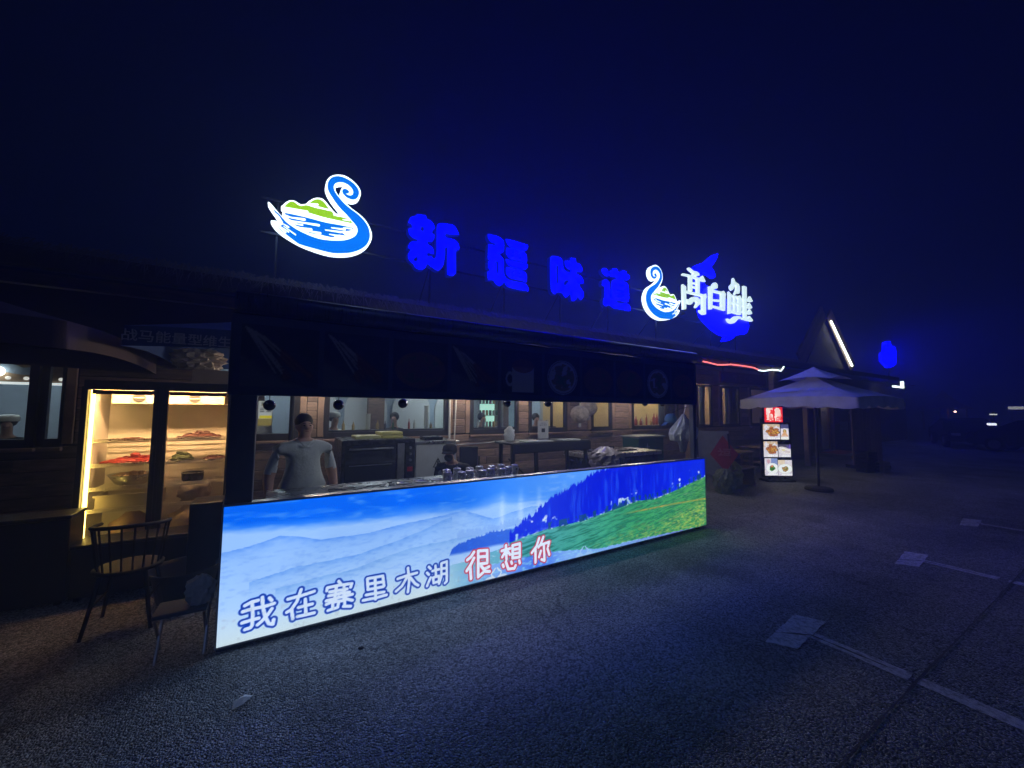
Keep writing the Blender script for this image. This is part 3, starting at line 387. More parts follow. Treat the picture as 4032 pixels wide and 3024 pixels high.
# ================================================================ the backlit counter panel
PX0,PX1,PZ0,PZ1,PY=-.31,5.63,.03,1.04,3.54
def ip(x, L): L=np.array(L); return np.interp(x,L[:,0],L[:,1])
def paint_panel(X,Zv):
    x=X[0]; H=X.shape+(3,)
    nz=vnoise(X,Zv,3,1); nf=vnoise(X*1.0,Zv*4,7,2); nff=vnoise(X,Zv*3,22,3)
    skyl=ip(x,SKYLO)[None]; top=1.04
    t=(Zv-skyl)/(top-skyl+1e-6)
    A=np.zeros(H)+np.array((146,190,250))/255                      # pale snow
    A=lerp(A,(172,206,246),(.55-Zv)/.4)
    A=lerp(A,(192,214,226),(.30-Zv)/.25)
    right=np.clip((X-1.2)/2.2,0,1)
    skyc=(np.array((0,98,240))/255)*(1-right[...,None])+(np.array((92,158,252))/255)*right[...,None]
    skyc=skyc*(1-.0*nz[...,None])
    tt=np.clip(t*1.7+.35+(nz-.5)*.7,0,1)[...,None]
    low=(np.array((120,172,250))/255)
    S=low*(1-tt)+skyc*tt
    m=np.clip((Zv-skyl+(nf-.5)*.06)/.05+.5,0,1)[...,None]; A=A*(1-m)+S*m
    # cloud wisps and snow streaks
    w=np.clip((nf-.56)*4,0,1)*np.clip((Zv-.5)/.2,0,1); A=lerp(A,(170,205,255),w*.28)
    for L,c,sd in ((RIDGE1,(78,138,236),4),(RIDGE2,(88,146,232),5),(RIDGE3,(108,160,228),6)):
        L=np.array(L); r=np.interp(x,L[:,0],L[:,1],left=-1,right=-1)[None]+(vnoise(X,Zv*0,5,sd)-.5)*.03
        d=r-Zv; A=lerp(A,c,np.where((d>0)&(r>0),np.exp(-np.abs(d)/.045)*.8*(.4+nff),0))
    k=np.clip((nff-.55)*5,0,1)*np.clip((Zv-.25)/.1,0,1)*np.clip((.72-Zv)/.1,0,1); A=lerp(A,(104,150,228),k*.32)
    # glow of the LED tubes, painted into the print as pale streaks
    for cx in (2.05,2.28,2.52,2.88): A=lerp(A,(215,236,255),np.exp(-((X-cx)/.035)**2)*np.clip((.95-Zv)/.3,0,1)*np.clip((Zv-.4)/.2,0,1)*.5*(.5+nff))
    def trees(base, n, h0, h1, wd, seed, x0, x1):
        g=np.random.default_rng(seed); e=base.copy()
        for tx in g.uniform(x0,x1,n):
            hh=g.uniform(h0,h1); ww=g.uniform(.6,1.3)*wd; k=np.clip(1-np.abs(x-tx)/ww,0,1); e=np.where(k>0,np.maximum(e,np.interp(tx,x,base)+hh*k-.2*hh),e)
        return e
    # pale distant tree line
    b0=ip(x,BAND)+.075+.02*np.sin(x*9); e=trees(b0,70,.02,.06,.02,11,1.5,2.75)
    mk=((Zv<e[None])&(Zv>b0[None]-.05)&(X>1.55)&(X<2.75)); A=lerp(A,(118,160,232),mk*.55)
    # dark band of trees along the shore
    b1=ip(x,BAND); lo=ip(x,BANDLO); e=trees(b1,90,.01,.035,.012,12,1.5,2.4)
    mk=(Zv<e[None])*np.clip((Zv-lo[None])/.03,0,1)*(X>1.46)*(X<2.5); A=lerp(A,(18,70,205),mk*(.75+.25*nff)); A=lerp(A,(60,120,235),mk*np.clip((nff-.5)*3,0,1)*.6)
    # green shore and meadow
    sh=ip(x,SHORE); mk=(Zv<sh[None])*np.clip((X-1.30)/.45,0,1)*np.clip((2.7-X)/.2,0,1); A=lerp(A,(78,158,182),mk*.8); A=lerp(A,(190,220,240),mk*np.clip((nff-.6)*5,0,1)*.6)
    fo=ip(x,FOREST); fo=trees(fo,210,.02,.085,.02,13,2.15,4.2); fo=np.where(x<2.14,-1,fo); md=ip(x,MEADOW); md=np.where(x<2.14,-1,md)
    mk=(Zv<fo[None]); A=lerp(A,(0,22,215),mk*1.0)
    g=vnoise(X*6,Zv*.8,6,21); A=lerp(A,(30,80,240),mk*np.clip((g-.5)*3.2,0,1)*np.clip((fo[None]-Zv)/.15,0,1)*.8)
    A=lerp(A,(10,45,225),mk*np.clip((X-4.3)/1.0,0,1)*.6)
    gp=vnoise(X,Zv,13,23); rk=mk*np.clip((gp-.70)*14,0,1)*np.clip((md[None]+.22-Zv)/.1,0,1); A=lerp(A,(215,230,250),rk)
    A=lerp(A,(70,150,225),mk*np.clip((gp-.62)*8,0,1)*np.clip((md[None]+.12-Zv)/.08,0,1)*.5)
    mk=(Zv<md[None]); far=np.clip((X-2.2)/3.2,0,1)
    G=np.zeros(H)+np.array((70,160,175))/255; G=lerp(G,(58,160,105),far*1.7); G=lerp(G,(104,172,72),np.clip(far-.6,0,1)*1.2)
    st=vnoise(X*.7+Zv*1.2,Zv*9-X*1.2,8,31); G=lerp(G,(14,92,82),np.clip((st-.44)*4,0,1)*.8); st2=vnoise(X*1.6+Zv*2,Zv*16-X*2.2,8,37); G=lerp(G,(16,84,66),np.clip((st2-.52)*6,0,1)*.55*far); G=lerp(G,(170,215,120),np.clip((st-.62)*6,0,1)*.6*far)
    G=lerp(G,(200,205,90),np.clip((md[None]-.27-Zv)/.12,0,1)*far*np.clip((nff-.35)*2,0,1)*.8)
    sy=ip(x,STRIPE)[None]; G=lerp(G,(225,165,60),np.exp(-((Zv-sy)/.011)**2)*np.clip((X-3.75)/.5,0,1)*(.25+.6*nff))
    A=np.where(mk[...,None],G,A)
    le=np.exp(-np.abs(Zv-md[None])/.012)*(x[None]>2.14); A=lerp(A,(225,240,250),le*np.clip((nff-.45)*4,0,1)*.9)
    dk=(Zv<md[None]+.07)&(Zv>md[None]-.01)&(vnoise(X,Zv*.3,26,33)>.56); A=lerp(A,(14,70,110),dk*.8*(x[None]>2.6))
    # lake
    lk=ip(x,LAKE)[None]; mk=np.clip((lk-Zv+(nff-.5)*.03)/.01+.5,0,1)*np.clip((X-1.45)/.5,0,1)
    Lc=np.zeros(H)+np.array((120,165,235))/255; Lc=lerp(Lc,(60,110,230),np.clip((X-2.0)/.5,0,1)*np.clip((2.9-X)/.4,0,1)); Lc=lerp(Lc,(100,100,205),np.clip((X-3.6)/1.5,0,1)*(nff>.45)); Lc=lerp(Lc,(140,210,240),np.clip((nff-.55)*6,0,1)*.6)
    A=A*(1-mk[...,None])+Lc*mk[...,None]
    # pale pair of swans
    (sx,sz),_,(s2x,s2z),_=SWANS
    for cx,cz,kx,c in ((sx,sz,1.0,(206,222,238)),(s2x,s2z,1.1,(150,190,238))):
        for sg in (-1,1):
            p=[(cx+sg*kx*(.012+.045*math.sin(u*math.pi)*(1 if u<.75 else .6)),cz-.02+.10*u) for u in np.linspace(0,1,9)]
            d=seg_dist(X,Zv,[p]); A=lerp(A,c,(d<.007)*.9)
            bd=((X-(cx+sg*kx*.07))/.06)**2+((Zv-(cz-.02))/.028)**2; A=lerp(A,c,(bd<1)*.8)
    sp=np.random.default_rng(5)
    # slogans
    D=seg_dist(X,Zv,BLUE_STROKES); A=lerp(A,(0,54,172),1-(D-.0255)/.004); A=lerp(A,(200,218,244),1-(D-.0105)/.004)
    D=seg_dist(X,Zv,RED_STROKES); A=lerp(A,(190,42,72),1-(D-.0265)/.004); A=lerp(A,(218,232,252),1-(D-.0135)/.004)
    A=lerp(A,(150,200,255),np.exp(-((X-2.35)/.75)**2)*.16*np.clip((Zv-.2)/.3,0,1))  # soft pale blue haze glow painted into the print
    # grime specks near the bottom
    gr=(vnoise(X,Zv,30,41)>.73)&(Zv<.3)&(X<2); A=lerp(A,(150,160,175),gr*.25)
    A=A*(.95+.1*vnoise(X,Zv,2,44))[...,None]
    return A
pan=thing('light_box_counter','long waist-high backlit counter front printed with snowy mountains, forest and meadow','light box',(0,0,0))
sheet('printed_face',PX0+.012,PX1-.012,PZ0+.012,PZ1-.012,1150,206,paint_panel,print_mat('backlit_print',1.12),pan,y=PY)
ALU=mat('aluminium',(.42,.43,.45),.38,.9,noise=.15,nscale=14); DARKM=mat('dark_metal',(.02,.02,.022),.45,.3,noise=.2,nscale=20)
for nm,b in (('top_rail',(PX0,PX1,PY-.006,PY+.09,PZ1-.012,PZ1+.004)),('bottom_rail',(PX0,PX1,PY-.006,PY+.09,PZ0,PZ0+.012)),('side_rail',(PX0,PX0+.012,PY-.005,PY+.09,PZ0+.012,PZ1-.012)),('side_rail',(PX1-.012,PX1,PY-.005,PY+.09,PZ0+.012,PZ1-.012))):
    MB().box(*b).build(nm,ALU,pan)
MB().box(PX0+.02,PX1-.02,PY+.05,PY+.088,PZ0+.013,PZ1-.013).build('back_board',DARKM,pan)
for x in (PX0+.2,1.2,2.7,4.2,PX1-.2): MB().box(x-.03,x+.03,PY+.01,PY+.08,0,PZ0).build('foot',DARKM,pan)

# ================================================================ restaurant building
WY=6.6
build=thing('wooden_restaurant','brown plank-walled restaurant with lit windows behind the food stall','building',(0,0,0))
PLANK=mat('plank_wood',(.22,.145,.105),.6,noise=.45,nscale=5,bump=.35,bscale=24,objrand=.35,stretch=(1,1,6)); TRIM=mat('trim_wood',(.28,.18,.125),.6,noise=.3,nscale=5,bump=.2,bscale=30,objrand=.2)
FRAME=mat('window_frame_paint',(.022,.017,.017),.4,noise=.2,nscale=12); PANE=glass_mat('window_glass'); 
PBOX={}
def plank(x0,x1,z0,z1,parent,y=WY,d=.035,m=PLANK,name='plank'):
    """one bevelled board, mesh shared between boards of the same length class"""
    L=x1-x0; H=z1-z0; key=(round(L,1),round(H,2),m.name)
    if key not in PBOX:
        mb=MB(); mb.bevbox(-.5*L,.5*L,-d,0,0,H,.009); me=bpy.data.meshes.new(name); me.from_pydata(mb.v,[],mb.f); me.materials.append(m); PBOX[key]=(me,L)
    me,L0=PBOX[key]; o=bpy.data.objects.new(name,me); C.objects.link(o); o.parent=parent; o.location=((x0+x1)/2,y+random.uniform(-.004,.004),z0); o.scale=((L-.004)/L0,1,1); o.rotation_euler=(0,0,0); return o
WINS=[(-3.7,-2.33),(-2.27,-2.12),(-.75,.29),(.63,2.65),(3.09,4.16),(4.41,5.41),(6.12,6.78),(7.46,9.28),(10.12,10.85),(11.30,12.32),(12.95,14.10)]
ZS,ZT=1.32,2.52
XL,XR=-5.2,15.0
row=.136
def rows(z0,z1): 
    k=max(1,round((z1-z0)/row)); h=(z1-z0)/k; return [(z0+i*h,z0+(i+1)*h-.006) for i in range(k)]
for z0,z1 in rows(.02,ZS-.02):
    x=XL+random.uniform(-1.5,0)
    while x<XR:
        L=random.uniform(2.6,3.6); a=max(x,XL); b=min(x+L,XR); 
        if b-a>.1: plank(a,b,z0,z1,build)
        x+=L
for z0,z1 in rows(ZT+.02,3.08):
    x=8.9
    while x<XR: L=2.05; plank(x,min(x+L,XR),z0,z1,build); x+=L
edges=[XL]+[e for w in WINS for e in w]+[XR]
for i in range(0,len(edges),2):
    a,b=edges[i],edges[i+1]
    if b-a<.08: continue
    for z0,z1 in rows(ZS,ZT): 
        t=.10 if b-a>.25 else 0
        if i>0 and t: pass
        plank(a+(t if i>0 else 0),b-(t if i<len(edges)-2 else 0),z0,z1,build)
    if b-a>.25:
        if i>0: plank(a+.004,a+.096,ZS-.0,ZT,build,WY-.012,m=TRIM,name='corner_board')
        if i<len(edges)-2: plank(b-.096,b-.004,ZS-.0,ZT,build,WY-.012,m=TRIM,name='corner_board')
MB().box(XL,XR,WY+.002,WY+.03,0,ZS-.04).build('wall_core',mat('wall_dark',(.03,.02,.016),.9),build)
MB().box(XL,XR,WY+.002,WY+.03,ZT+.02,3.2).build('wall_core',MATS['wall_dark'],build)
for i in range(0,len(edges),2):
    if edges[i+1]-edges[i]>.02: MB().box(edges[i]+.002,edges[i+1]-.002,WY+.002,WY+.03,ZS-.04,ZT+.02).build('wall_core',MATS['wall_dark'],build)
for i,(a,b) in enumerate(WINS):
    w=MB()
    fw_=.07 if b-a>.3 else .025
    for q in ((a,b,ZS-.03,ZS+.065),(a,b,ZT-.06,ZT),(a,a+fw_,ZS+.065,ZT-.06),(b-fw_,b,ZS+.065,ZT-.06)): w.box(q[0],q[1],WY-.050,WY+.012,q[2],q[3])
    wo=w.build('window',FRAME,build)
    MB().box(a+fw_,b-fw_,WY-.004,WY+.002,ZS+.065,ZT-.06).build('pane',PANE,wo)
    plank(a-.02,b+.02,ZS-.075,ZS-.034,wo,WY-.02,.075,TRIM,'sill')
    if 3<i<6 and b-a>.9: MB().box((a+b)/2+.08,(a+b)/2+.12,WY-.04,WY+.010,ZS+.065,ZT-.06).build('mullion',FRAME,wo)
# inside
FLOORM=mat('room_floor',(.12,.09,.07),.5,noise=.2); GREYW=mat('grey_plaster',(.40,.48,.55),.85,noise=.12,nscale=2); YEL=mat('yellow_plaster',(.62,.50,.24),.85,noise=.12,nscale=3,bump=.1); CEIL=mat('ceiling_white',(.55,.55,.53),.9)
MB().box(XL,XR,WY+.12,9.4,.0,.03).build('room_floor',FLOORM,build)
MB().box(XL,XR,WY+.11,9.4,2.78,2.84).build('room_ceiling',CEIL,build)
MB().box(XL,5.52,9.3,9.4,.03,2.78).build('room_wall',GREYW,build)
MB().box(5.52,10.4,7.6,7.7,.03,2.78).build('room_wall',YEL,build)
MB().box(10.4,XR,8.3,8.4,.03,2.78).build('room_wall',mat('tan_boards',(.40,.26,.14),.7,noise=.3,nscale=4,stretch=(.3,1,7)),build)
MB().box(10.36,10.46,7.7,8.4,.03,2.78).build('room_wall',GREYW,build)
MB().box(XL-.1,XL,WY+.11,9.4,0,2.84).build('room_wall',GREYW,build); MB().box(XR,XR+.1,WY,9.4,0,3.2).build('room_wall',MATS['wall_dark'],build)
MB().box(5.44,5.52,7.6,9.3,.03,2.78).build('room_wall',GREYW,build)
ARCH=mat('arch_white',(.75,.76,.74),.8)
for i in range(6):
    cx=.7+i*1.05; pts=[(cx-.46,1.25),(cx+.46,1.25)]+[(cx+.46*math.cos(t),1.75+.46*math.sin(t)) for t in np.linspace(0,math.pi,14)]
    MB().prism([pts],9.25,9.299).build('arch_panel',ARCH,build)
for x in (-.35,1.75,3.55,4.75): MB().box(x-.16,x+.16,8.2,8.35,.03,2.779).build('inner_post',PLANK,build)
# roof
ROOFM=mat('roof_dark',(.035,.03,.03),.85,noise=.3,nscale=3,bump=.4,bscale=14)
rf=MB(); rf.add([(XL-.3,5.55,3.12),(XR+.3,5.55,3.12),(XR+.3,9.6,4.05),(XL-.3,9.6,4.05),(XL-.3,5.55,3.30),(XR+.3,5.55,3.30),(XR+.3,9.6,4.2),(XL-.3,9.6,4.2)],[(0,3,2,1),(4,5,6,7),(0,1,5,4),(1,2,6,5),(2,3,7,6),(3,0,4,7)])
roof=rf.build('roof',ROOFM,build)
MB().box(XL-.2,XR+.2,9.41,9.5,0,4.0).build('rear_wall',MATS['wall_dark'],build)
th=MB()
for k in range(9000):
    x=random.uniform(XL-.3,XR+.3); y=5.62-abs(random.gauss(0,.10))+random.uniform(0,.9); z=3.30+(y-5.55)*.23+random.uniform(0,.07)
    L=random.uniform(.25,.5); dx=random.uniform(-.12,.12); dz=-L*random.uniform(.25,.75) if y<5.75 else -L*random.uniform(.15,.3); w=random.uniform(.004,.011)
    th.add([(x-w,y,z+.03),(x+w,y,z+.03),(x+dx,y-L*.8,z+dz)],[(0,1,2)])
tag(th.build('thatch',mat('straw',(.11,.09,.075),.8,noise=.35,nscale=30),roof),kind='stuff')
MB().box(XL,XR,5.75,5.85,2.98,3.10).build('eave_beam',PLANK,build)
for x in (8.62,12.75,14.9): MB().bevbox(x-.07,x+.07,5.74,5.88,0,2.98,.012).build('porch_post',PLANK,build)
# shop name board over the right-hand porch
nb=thing('name_board','dark red plank name board with faint carved characters under the thatched eave','sign',(11.0,5.72,2.66))
MB().bevbox(-1.15,1.15,-.03,.03,-.15,.15,.01).build('board',mat('dark_red_wood',(.10,.02,.015),.6,noise=.3,nscale=6,stretch=(1,1,5)),nb)
marks(nb,-.1,0,4,.24,mat('dull_gold',(.16,.06,.04),.6),-.034,5,'carved_mark')
for x in (-1.0,1.0): MB().box(x-.008,x+.008,-.008,.008,.14,.33).build('hanger',DARKM,nb)

# ceiling lamps inside the restaurant, unseen, assumed behind the lit windows
def lamp_inside(x,y,label,col,s,sz=.22):
    t=thing('ceiling_lamp',label,'lamp',(x,y,2.78),0,'lamps inside the restaurant')
    MB().lathe([(sz*.5,0),(sz*.55,-.02),(sz*.55,-.03)],n=16).build('lamp_base',ALU,t)
    MB().lathe([(sz*.5,-.03),(sz*.5,-.06),(sz*.3,-.085),(.01,-.09)],n=16).build('lamp_shade',mat('lamp_%s'%('cool' if col[0]<.9 else 'warm'),(.9,.9,.9),.4,emit=col,estr=s),t,True)
COOL=(.80,.93,1.0); WARM=(1.0,.80,.50)
for x,y in ((-3.2,8.2),(-.2,8.4),(1.6,7.9),(3.3,8.4),(4.7,7.9)): lamp_inside(x,y,'round white ceiling lamp in the grey dining room behind the stall',COOL,75)
for x,y in ((6.4,7.15),(8.2,7.1),(9.6,7.15)): lamp_inside(x,y,'round warm ceiling lamp in front of the yellow inner wall',WARM,130)
for x,y in ((11.2,7.6),(12.6,7.6),(13.9,7.6)): lamp_inside(x,y,'round warm ceiling lamp in the board-lined room under the thatch',WARM,130)

# ================================================================ rooftop signs
SY=6.2
BLUEF=mat('blue_letter_face',(.0,.0,.2),.4,emit=(0,0,1.0),estr=23); FISHFILL=mat('blue_halo_back',(0,0,.2),.4,emit=(.01,.05,1.0),estr=20); SWANFILL=mat('white_halo_back',(.5,.5,.5),.4,emit=(.30,.50,1.0),estr=9); BLUER=mat('blue_letter_rim',(.0,.02,.3),.4,emit=(.0,.03,1.0),estr=.10)  # the two back materials are added glow for lighting the haze
WHITEF=mat('white_sign_face',(.6,.6,.6),.4,emit=(.80,.96,1.0),estr=2.0); SWB=mat('swan_blue',(0,.05,.3),.4,emit=(0,.20,1.0),estr=1.05); SWG=mat('swan_green',(.1,.2,0),.4,emit=(.36,.76,.0),estr=1.0); SIGNSIDE=mat('sign_side',(.6,.62,.65),.5,emit=(.8,.95,1),estr=.5); LETW=mat('white_letter_face',(.6,.6,.6),.4,emit=(.72,.92,.88),estr=1.2)
STEEL=mat('sign_steel',(.008,.008,.010),.7)
rail=thing('sign_frame','dark steel tube frame carrying the illuminated signs along the roof','sign frame',(0,0,0))
for z in (4.25,4.75): MB().box(-.3,12.2,SY+.16,SY+.185,z-.0125,z+.0125).build('rail',STEEL,rail)
for x in (-.1,2.2,3.7,5.1,6.5,8.2,10.6,11.9):
    MB().box(x-.0125,x+.0125,SY+.186,SY+.211,3.38,4.78).build('upright',STEEL,rail)
    MB().tube([(x,SY+.2,4.3),(x,SY+.95,3.58)],.010,6).build('brace',STEEL,rail)
def bracket(parent,x,zs=(4.25,4.75),y=SY):
    for z in zs: MB().box(x-.015,x+.015,y+.055,y+.1595,z-.015,z+.015).build('bracket',STEEL,parent)
NAMES=['新','疆','味','道']
LLAB=['blue glowing rooftop character 新 next to the large swan emblem','blue glowing rooftop character 疆 with stacked leaf-shaped bars','blue glowing rooftop character 味 between two other blue characters','blue glowing rooftop character 道 next to the small swan emblem']
for gi,glyph in enumerate(LETTERS):
    xs_=[p[0] for g in glyph for p in g[0]]; x0=(min(xs_)+max(xs_))/2
    t=thing('channel_letter',LLAB[gi],'sign letter',(0,0,0),0,'blue rooftop letters')
    f=MB(); r=MB()
    for g in glyph:
        outer=smooth_poly(g[0],3); holes=[smooth_poly(h,2) for h in g[1:]]
        r.prism([outer]+holes,SY-.05,SY+.055 if False else SY+.054)
        f.prism([inset(outer,.024)]+[inset(h,-.016) for h in holes],SY-.056,SY-.0505)
    r.build('return_edge',BLUER,t); f.build('face',BLUEF,t); bracket(t,x0)
def swan(T,label,name='swan_sign'):
    t=thing(name,label,'sign',(0,0,0),0,'swan emblems on the roof')
    f=lambda p:[T(*q) for q in p]
    def orient(p): return p
    bd=inset(smooth_poly(f(SWAN['board']),3,75),.007)
    MB().prism([bd],SY-.05,SY+.055).build('backing_board',WHITEF,t)
    MB().prism([smooth_poly(f(SWAN['body']),3,75)],SY-.054,SY-.0505).build('swan_body',SWB,t)
    for h in SWAN['hills']: MB().prism([smooth_poly(f(h),3)],SY-.054,SY-.0505).build('hill',SWG,t)
    MB().prism([smooth_poly(f(SWAN['water']),3)],SY-.054,SY-.0505).build('water',SWB,t)
    MB().prism([inset(bd,.012)],SY+.056,SY+.060).build('halo_back',SWANFILL,t)  # unseen glowing plate added to light the haze around the swan
    for (a,b,r) in SWAN['strokes']:
        a=T(*a); b=T(*b); k=abs(T(1,0)[0]-T(0,0)[0]); p=capsule(a,b,r*k*.95)
        MB().prism([p],SY-.058,SY-.0545).build('highlight_stroke',WHITEF,t)
    return t
t=swan(lambda x,z:(x,z),'large glowing swan emblem with green hills and blue lake'); bracket(t,.45)
bx0,bx1,bz0,bz1=-.227,1.171,4.024,5.305
sx0,sx1,sz0,sz1=7.50,8.90,4.02,5.40
t=swan(lambda x,z:(sx1-(x-bx0)/(bx1-bx0)*(sx1-sx0), sz0+(z-bz0)/(bz1-bz0)*(sz1-sz0)),'smaller mirrored glowing swan emblem beside the white characters'); bracket(t,8.2)
t=thing('fish_sign','blue leaping fish sign with three white characters 高白鲑 across it','sign',(0,0,0))
MB().prism([smooth_poly(FISH,3,60)],SY-.05,SY+.055).build('fish_board',mat('fish_blue',(0,0,.2),.4,emit=(0,0,1.0),estr=10),t); MB().prism([inset(smooth_poly(FISH,3,60),.03)],SY+.056,SY+.060).build('halo_back',FISHFILL,t)  # its back plate glows out of view, added to tint the haze blue
for ch in WHITE_LETTERS:
    w=MB()
    for k,g in enumerate(ch): w.prism([smooth_poly(g[0],2,50)]+[h for h in g[1:]],SY-.11-.0015*k,SY-.0505-.001*k)
    w.build('white_character',LETW,t)
bracket(t,10.6); bracket(t,11.6,(4.25,))
MB().box(9.05,9.09,SY-.05,SY+.159,4.3,4.34).build('bracket',STEEL,t)

# rope light under the thatched eave
t=thing('rope_light','wavy red and white rope light strung under the thatched eave','rope light',(0,0,0))
RY=5.70
MB().tube([(x,RY,z) for x,z in ROPE_RED],.018,8).build('red_tube',mat('red_rope',(.5,.05,.05),.4,emit=(1.0,.20,.19),estr=1.8),t,True)
MB().tube([(x,RY,z) for x,z in ROPE_WHITE],.018,8).build('white_tube',mat('white_rope',(.6,.6,.6),.4,emit=(.8,1,.95),estr=3),t,True)
for x,z in (ROPE_RED[0],ROPE_RED[4],ROPE_RED[-1],ROPE_WHITE[3]): MB().box(x-.006,x+.006,RY+.015,RY+.06,z-.01,z+.09).build('clip',DARKM,t)

# ================================================================ stall fascia
FY=3.56
st=thing('stall_fascia','long dark stall canopy front with unlit food photos above the serving opening','stall canopy',(0,0,0))
BL=mat('fascia_black',(.055,.065,.085),.45,noise=.15,nscale=10)
MB().bevbox(-.32,5.49,FY,FY+.06,1.85,2.47,.006).build('fascia_board',BL,st)
MB().bevbox(-.30,-.13,FY-.01,FY+.16,0,1.85,.008).build('post',BL,st)
MB().bevbox(5.40,5.47,FY+.005,FY+.075,0,1.85,.006).build('post',BL,st)
MB().tube([(-.30,FY+.02,2.57),(5.48,FY+.02,2.57)],.085,16).build('awning_cassette',mat('cassette_metal',(.16,.17,.20),.32,.8,noise=.2,nscale=9,bump=.3,bscale=40,stretch=(12,1,1)),st,True)
MB().box(-.3,5.48,FY+.02,FY+.07,2.47,2.50).build('cassette_bracket',DARKM,st)
def paint_food(kind,seed):
    def f(X,Zv):
        u=(X-X.min())/(X.max()-X.min()); v=(Zv-Zv.min())/(Zv.max()-Zv.min()); n=vnoise(u,v,9,seed); A=np.zeros(X.shape+(3,))+np.array((62,62,66))/255
        A=lerp(A,(30,30,34),n*.8)
        if kind=='skewers':
            A=lerp(A,(105,102,98),np.clip((.55-u*.6-v+.25*(n-.5))*6,0,1)*.8)
            g=np.random.default_rng(seed)
            for i in range(9):
                a=g.uniform(.05,.55); s=[[(a*.5+.0,.98-a*.3),(a+.35,.12+.2*g.random())]]
                d=seg_dist_uv(u,v,s[0]); A=lerp(A,(170,160,130),(d<.012)*.9); A=lerp(A,(95,50,28),((d<.045)&(u>.4+.2*n))*(.5+.5*n))
        elif kind=='plate':
            r=np.hypot(u-.5,(v-.45)*1.0); A=lerp(A,(185,182,175),(r<.42)*1.); A=lerp(A,(120,100,60),((r<.33)&(n>.40))*.9); A=lerp(A,(70,110,50),((r<.25)&(n>.6))*.9); A=lerp(A,(60,58,55),((r>.38)&(r<.40))*.8)
        elif kind=='mug':
            A=lerp(A,(185,180,170),((abs(u-.52)<.27)&(v>.05)&(v<.62))*1.); e=((u-.52)/.27)**2+((v-.66)/.16)**2; A=lerp(A,(120,70,35),(e<1)*(.6+.4*n)); e2=np.hypot((u-.2)/.1,(v-.35)/.17); A=lerp(A,(185,180,170),((e2<1)&(e2>.6))*1.)
        else:
            r=np.hypot((u-.5)/.46,(v-.42)/.36); A=lerp(A,(140,95,55),(r<1)*(.4+.6*n)); A=lerp(A,(60,90,40),((r<.8)&(n>.62))*.8)
        return A*1.0
    return f
def seg_dist_uv(u,v,s):
    (ax,ay),(bx,by)=s; dx,dy=bx-ax,by-ay; t=np.clip(((u-ax)*dx+(v-ay)*dy)/(dx*dx+dy*dy),0,1); return np.hypot(u-ax-t*dx,v-ay-t*dy)
FP=print_mat('unlit_food_print',0,.45)
xs_=np.linspace(-.27,5.44,11)
for i,kd in enumerate(['skewers','skewers','meat','skewers','mug','plate','meat','meat','plate','meat']):
    sheet('food_photo',xs_[i]+.02,xs_[i+1]-.02,1.92,2.40,70,64,paint_food(kd,50+i),FP,st,y=FY-.006)
# black ball pendant lamps
BALL=mat('black_ball',(.008,.008,.009),.12,spec=.6)
for i,(x,z) in enumerate([(-.05,1.82),(.46,1.83),(1.02,1.85),(2.17,1.87),(2.73,1.88),(4.43,1.91),(4.81,1.91)]):
    z-=.045
    t=thing('pendant_ball',['glossy black ball hanging under the canopy beside its thick corner post','glossy black ball hanging in front of the white-coated diner window','glossy black ball hanging in front of the arches','glossy black ball hanging in front of the drinks cooler','glossy black ball hanging above the black trestle table','glossy black ball hanging near the blue cap','glossy black ball hanging near the white carrier bag'][i],'hanging ball',(x,FY+.1,z),0,'black balls under the canopy')
    MB().ball((0,0,0),.045,16,10).build('ball',BALL,t,True); MB().tube([(0,0,.04),(0,-.02,.12),(0,-.04,.16)],.004,5).build('cord',DARKM,t)
    MB().box(-.012,.012,-.05,.01,.12,.165).build('hook_plate',DARKM,t)

# ================================================================ stall counter and kitchen things
SS=mat('stainless',(.52,.53,.54),.30,.95,noise=.15,nscale=18); SSD=mat('stainless_dull',(.30,.31,.32),.38,.9,noise=.2,nscale=20); BLKENAMEL=mat('black_enamel',(.012,.012,.014),.28,noise=.15,nscale=15)
ct=thing('steel_counter','stainless steel serving counter with round holes behind the lit panel','counter',(0,0,0))
MB().bevbox(-.05,2.55,3.66,4.38,.93,.975,.008).build('worktop',SS,ct)
MB().box(-.02,2.52,3.70,4.34,.10,.92).build('cabinet',SSD,ct)
for x in (.05,1.25,2.45):
    for y in (3.75,4.28): MB().box(x-.02,x+.02,y-.02,y+.02,0,.10).build('leg',SSD,ct)
for i in range(6):
    x=1.18+.19*(i//2); y=3.86+.24*(i%2); o=MB().lathe([(.082,.9752),(.086,.980),(.076,.981),(.074,.9765)],(x,y,0),24).build('hole_rim',SSD,ct,True)
    MB().lathe([(.074,.9755),(.001,.9758)],(x,y,0),24).build('hole_well',BLKENAMEL,ct)
MB().bevbox(.45,1.05,3.72,4.10,.976,.986,.003).build('griddle_plate',BLKENAMEL,ct)
tag(MB().tube([(.93,3.86,.998),(.96,3.93,1.003),(.98,3.99,1.0)],[.014,.017,.012],8).build('tongs_handle',mat('pale_plastic',(.75,.77,.7),.4)),'short pale handle lying on the black griddle plate','utensil')
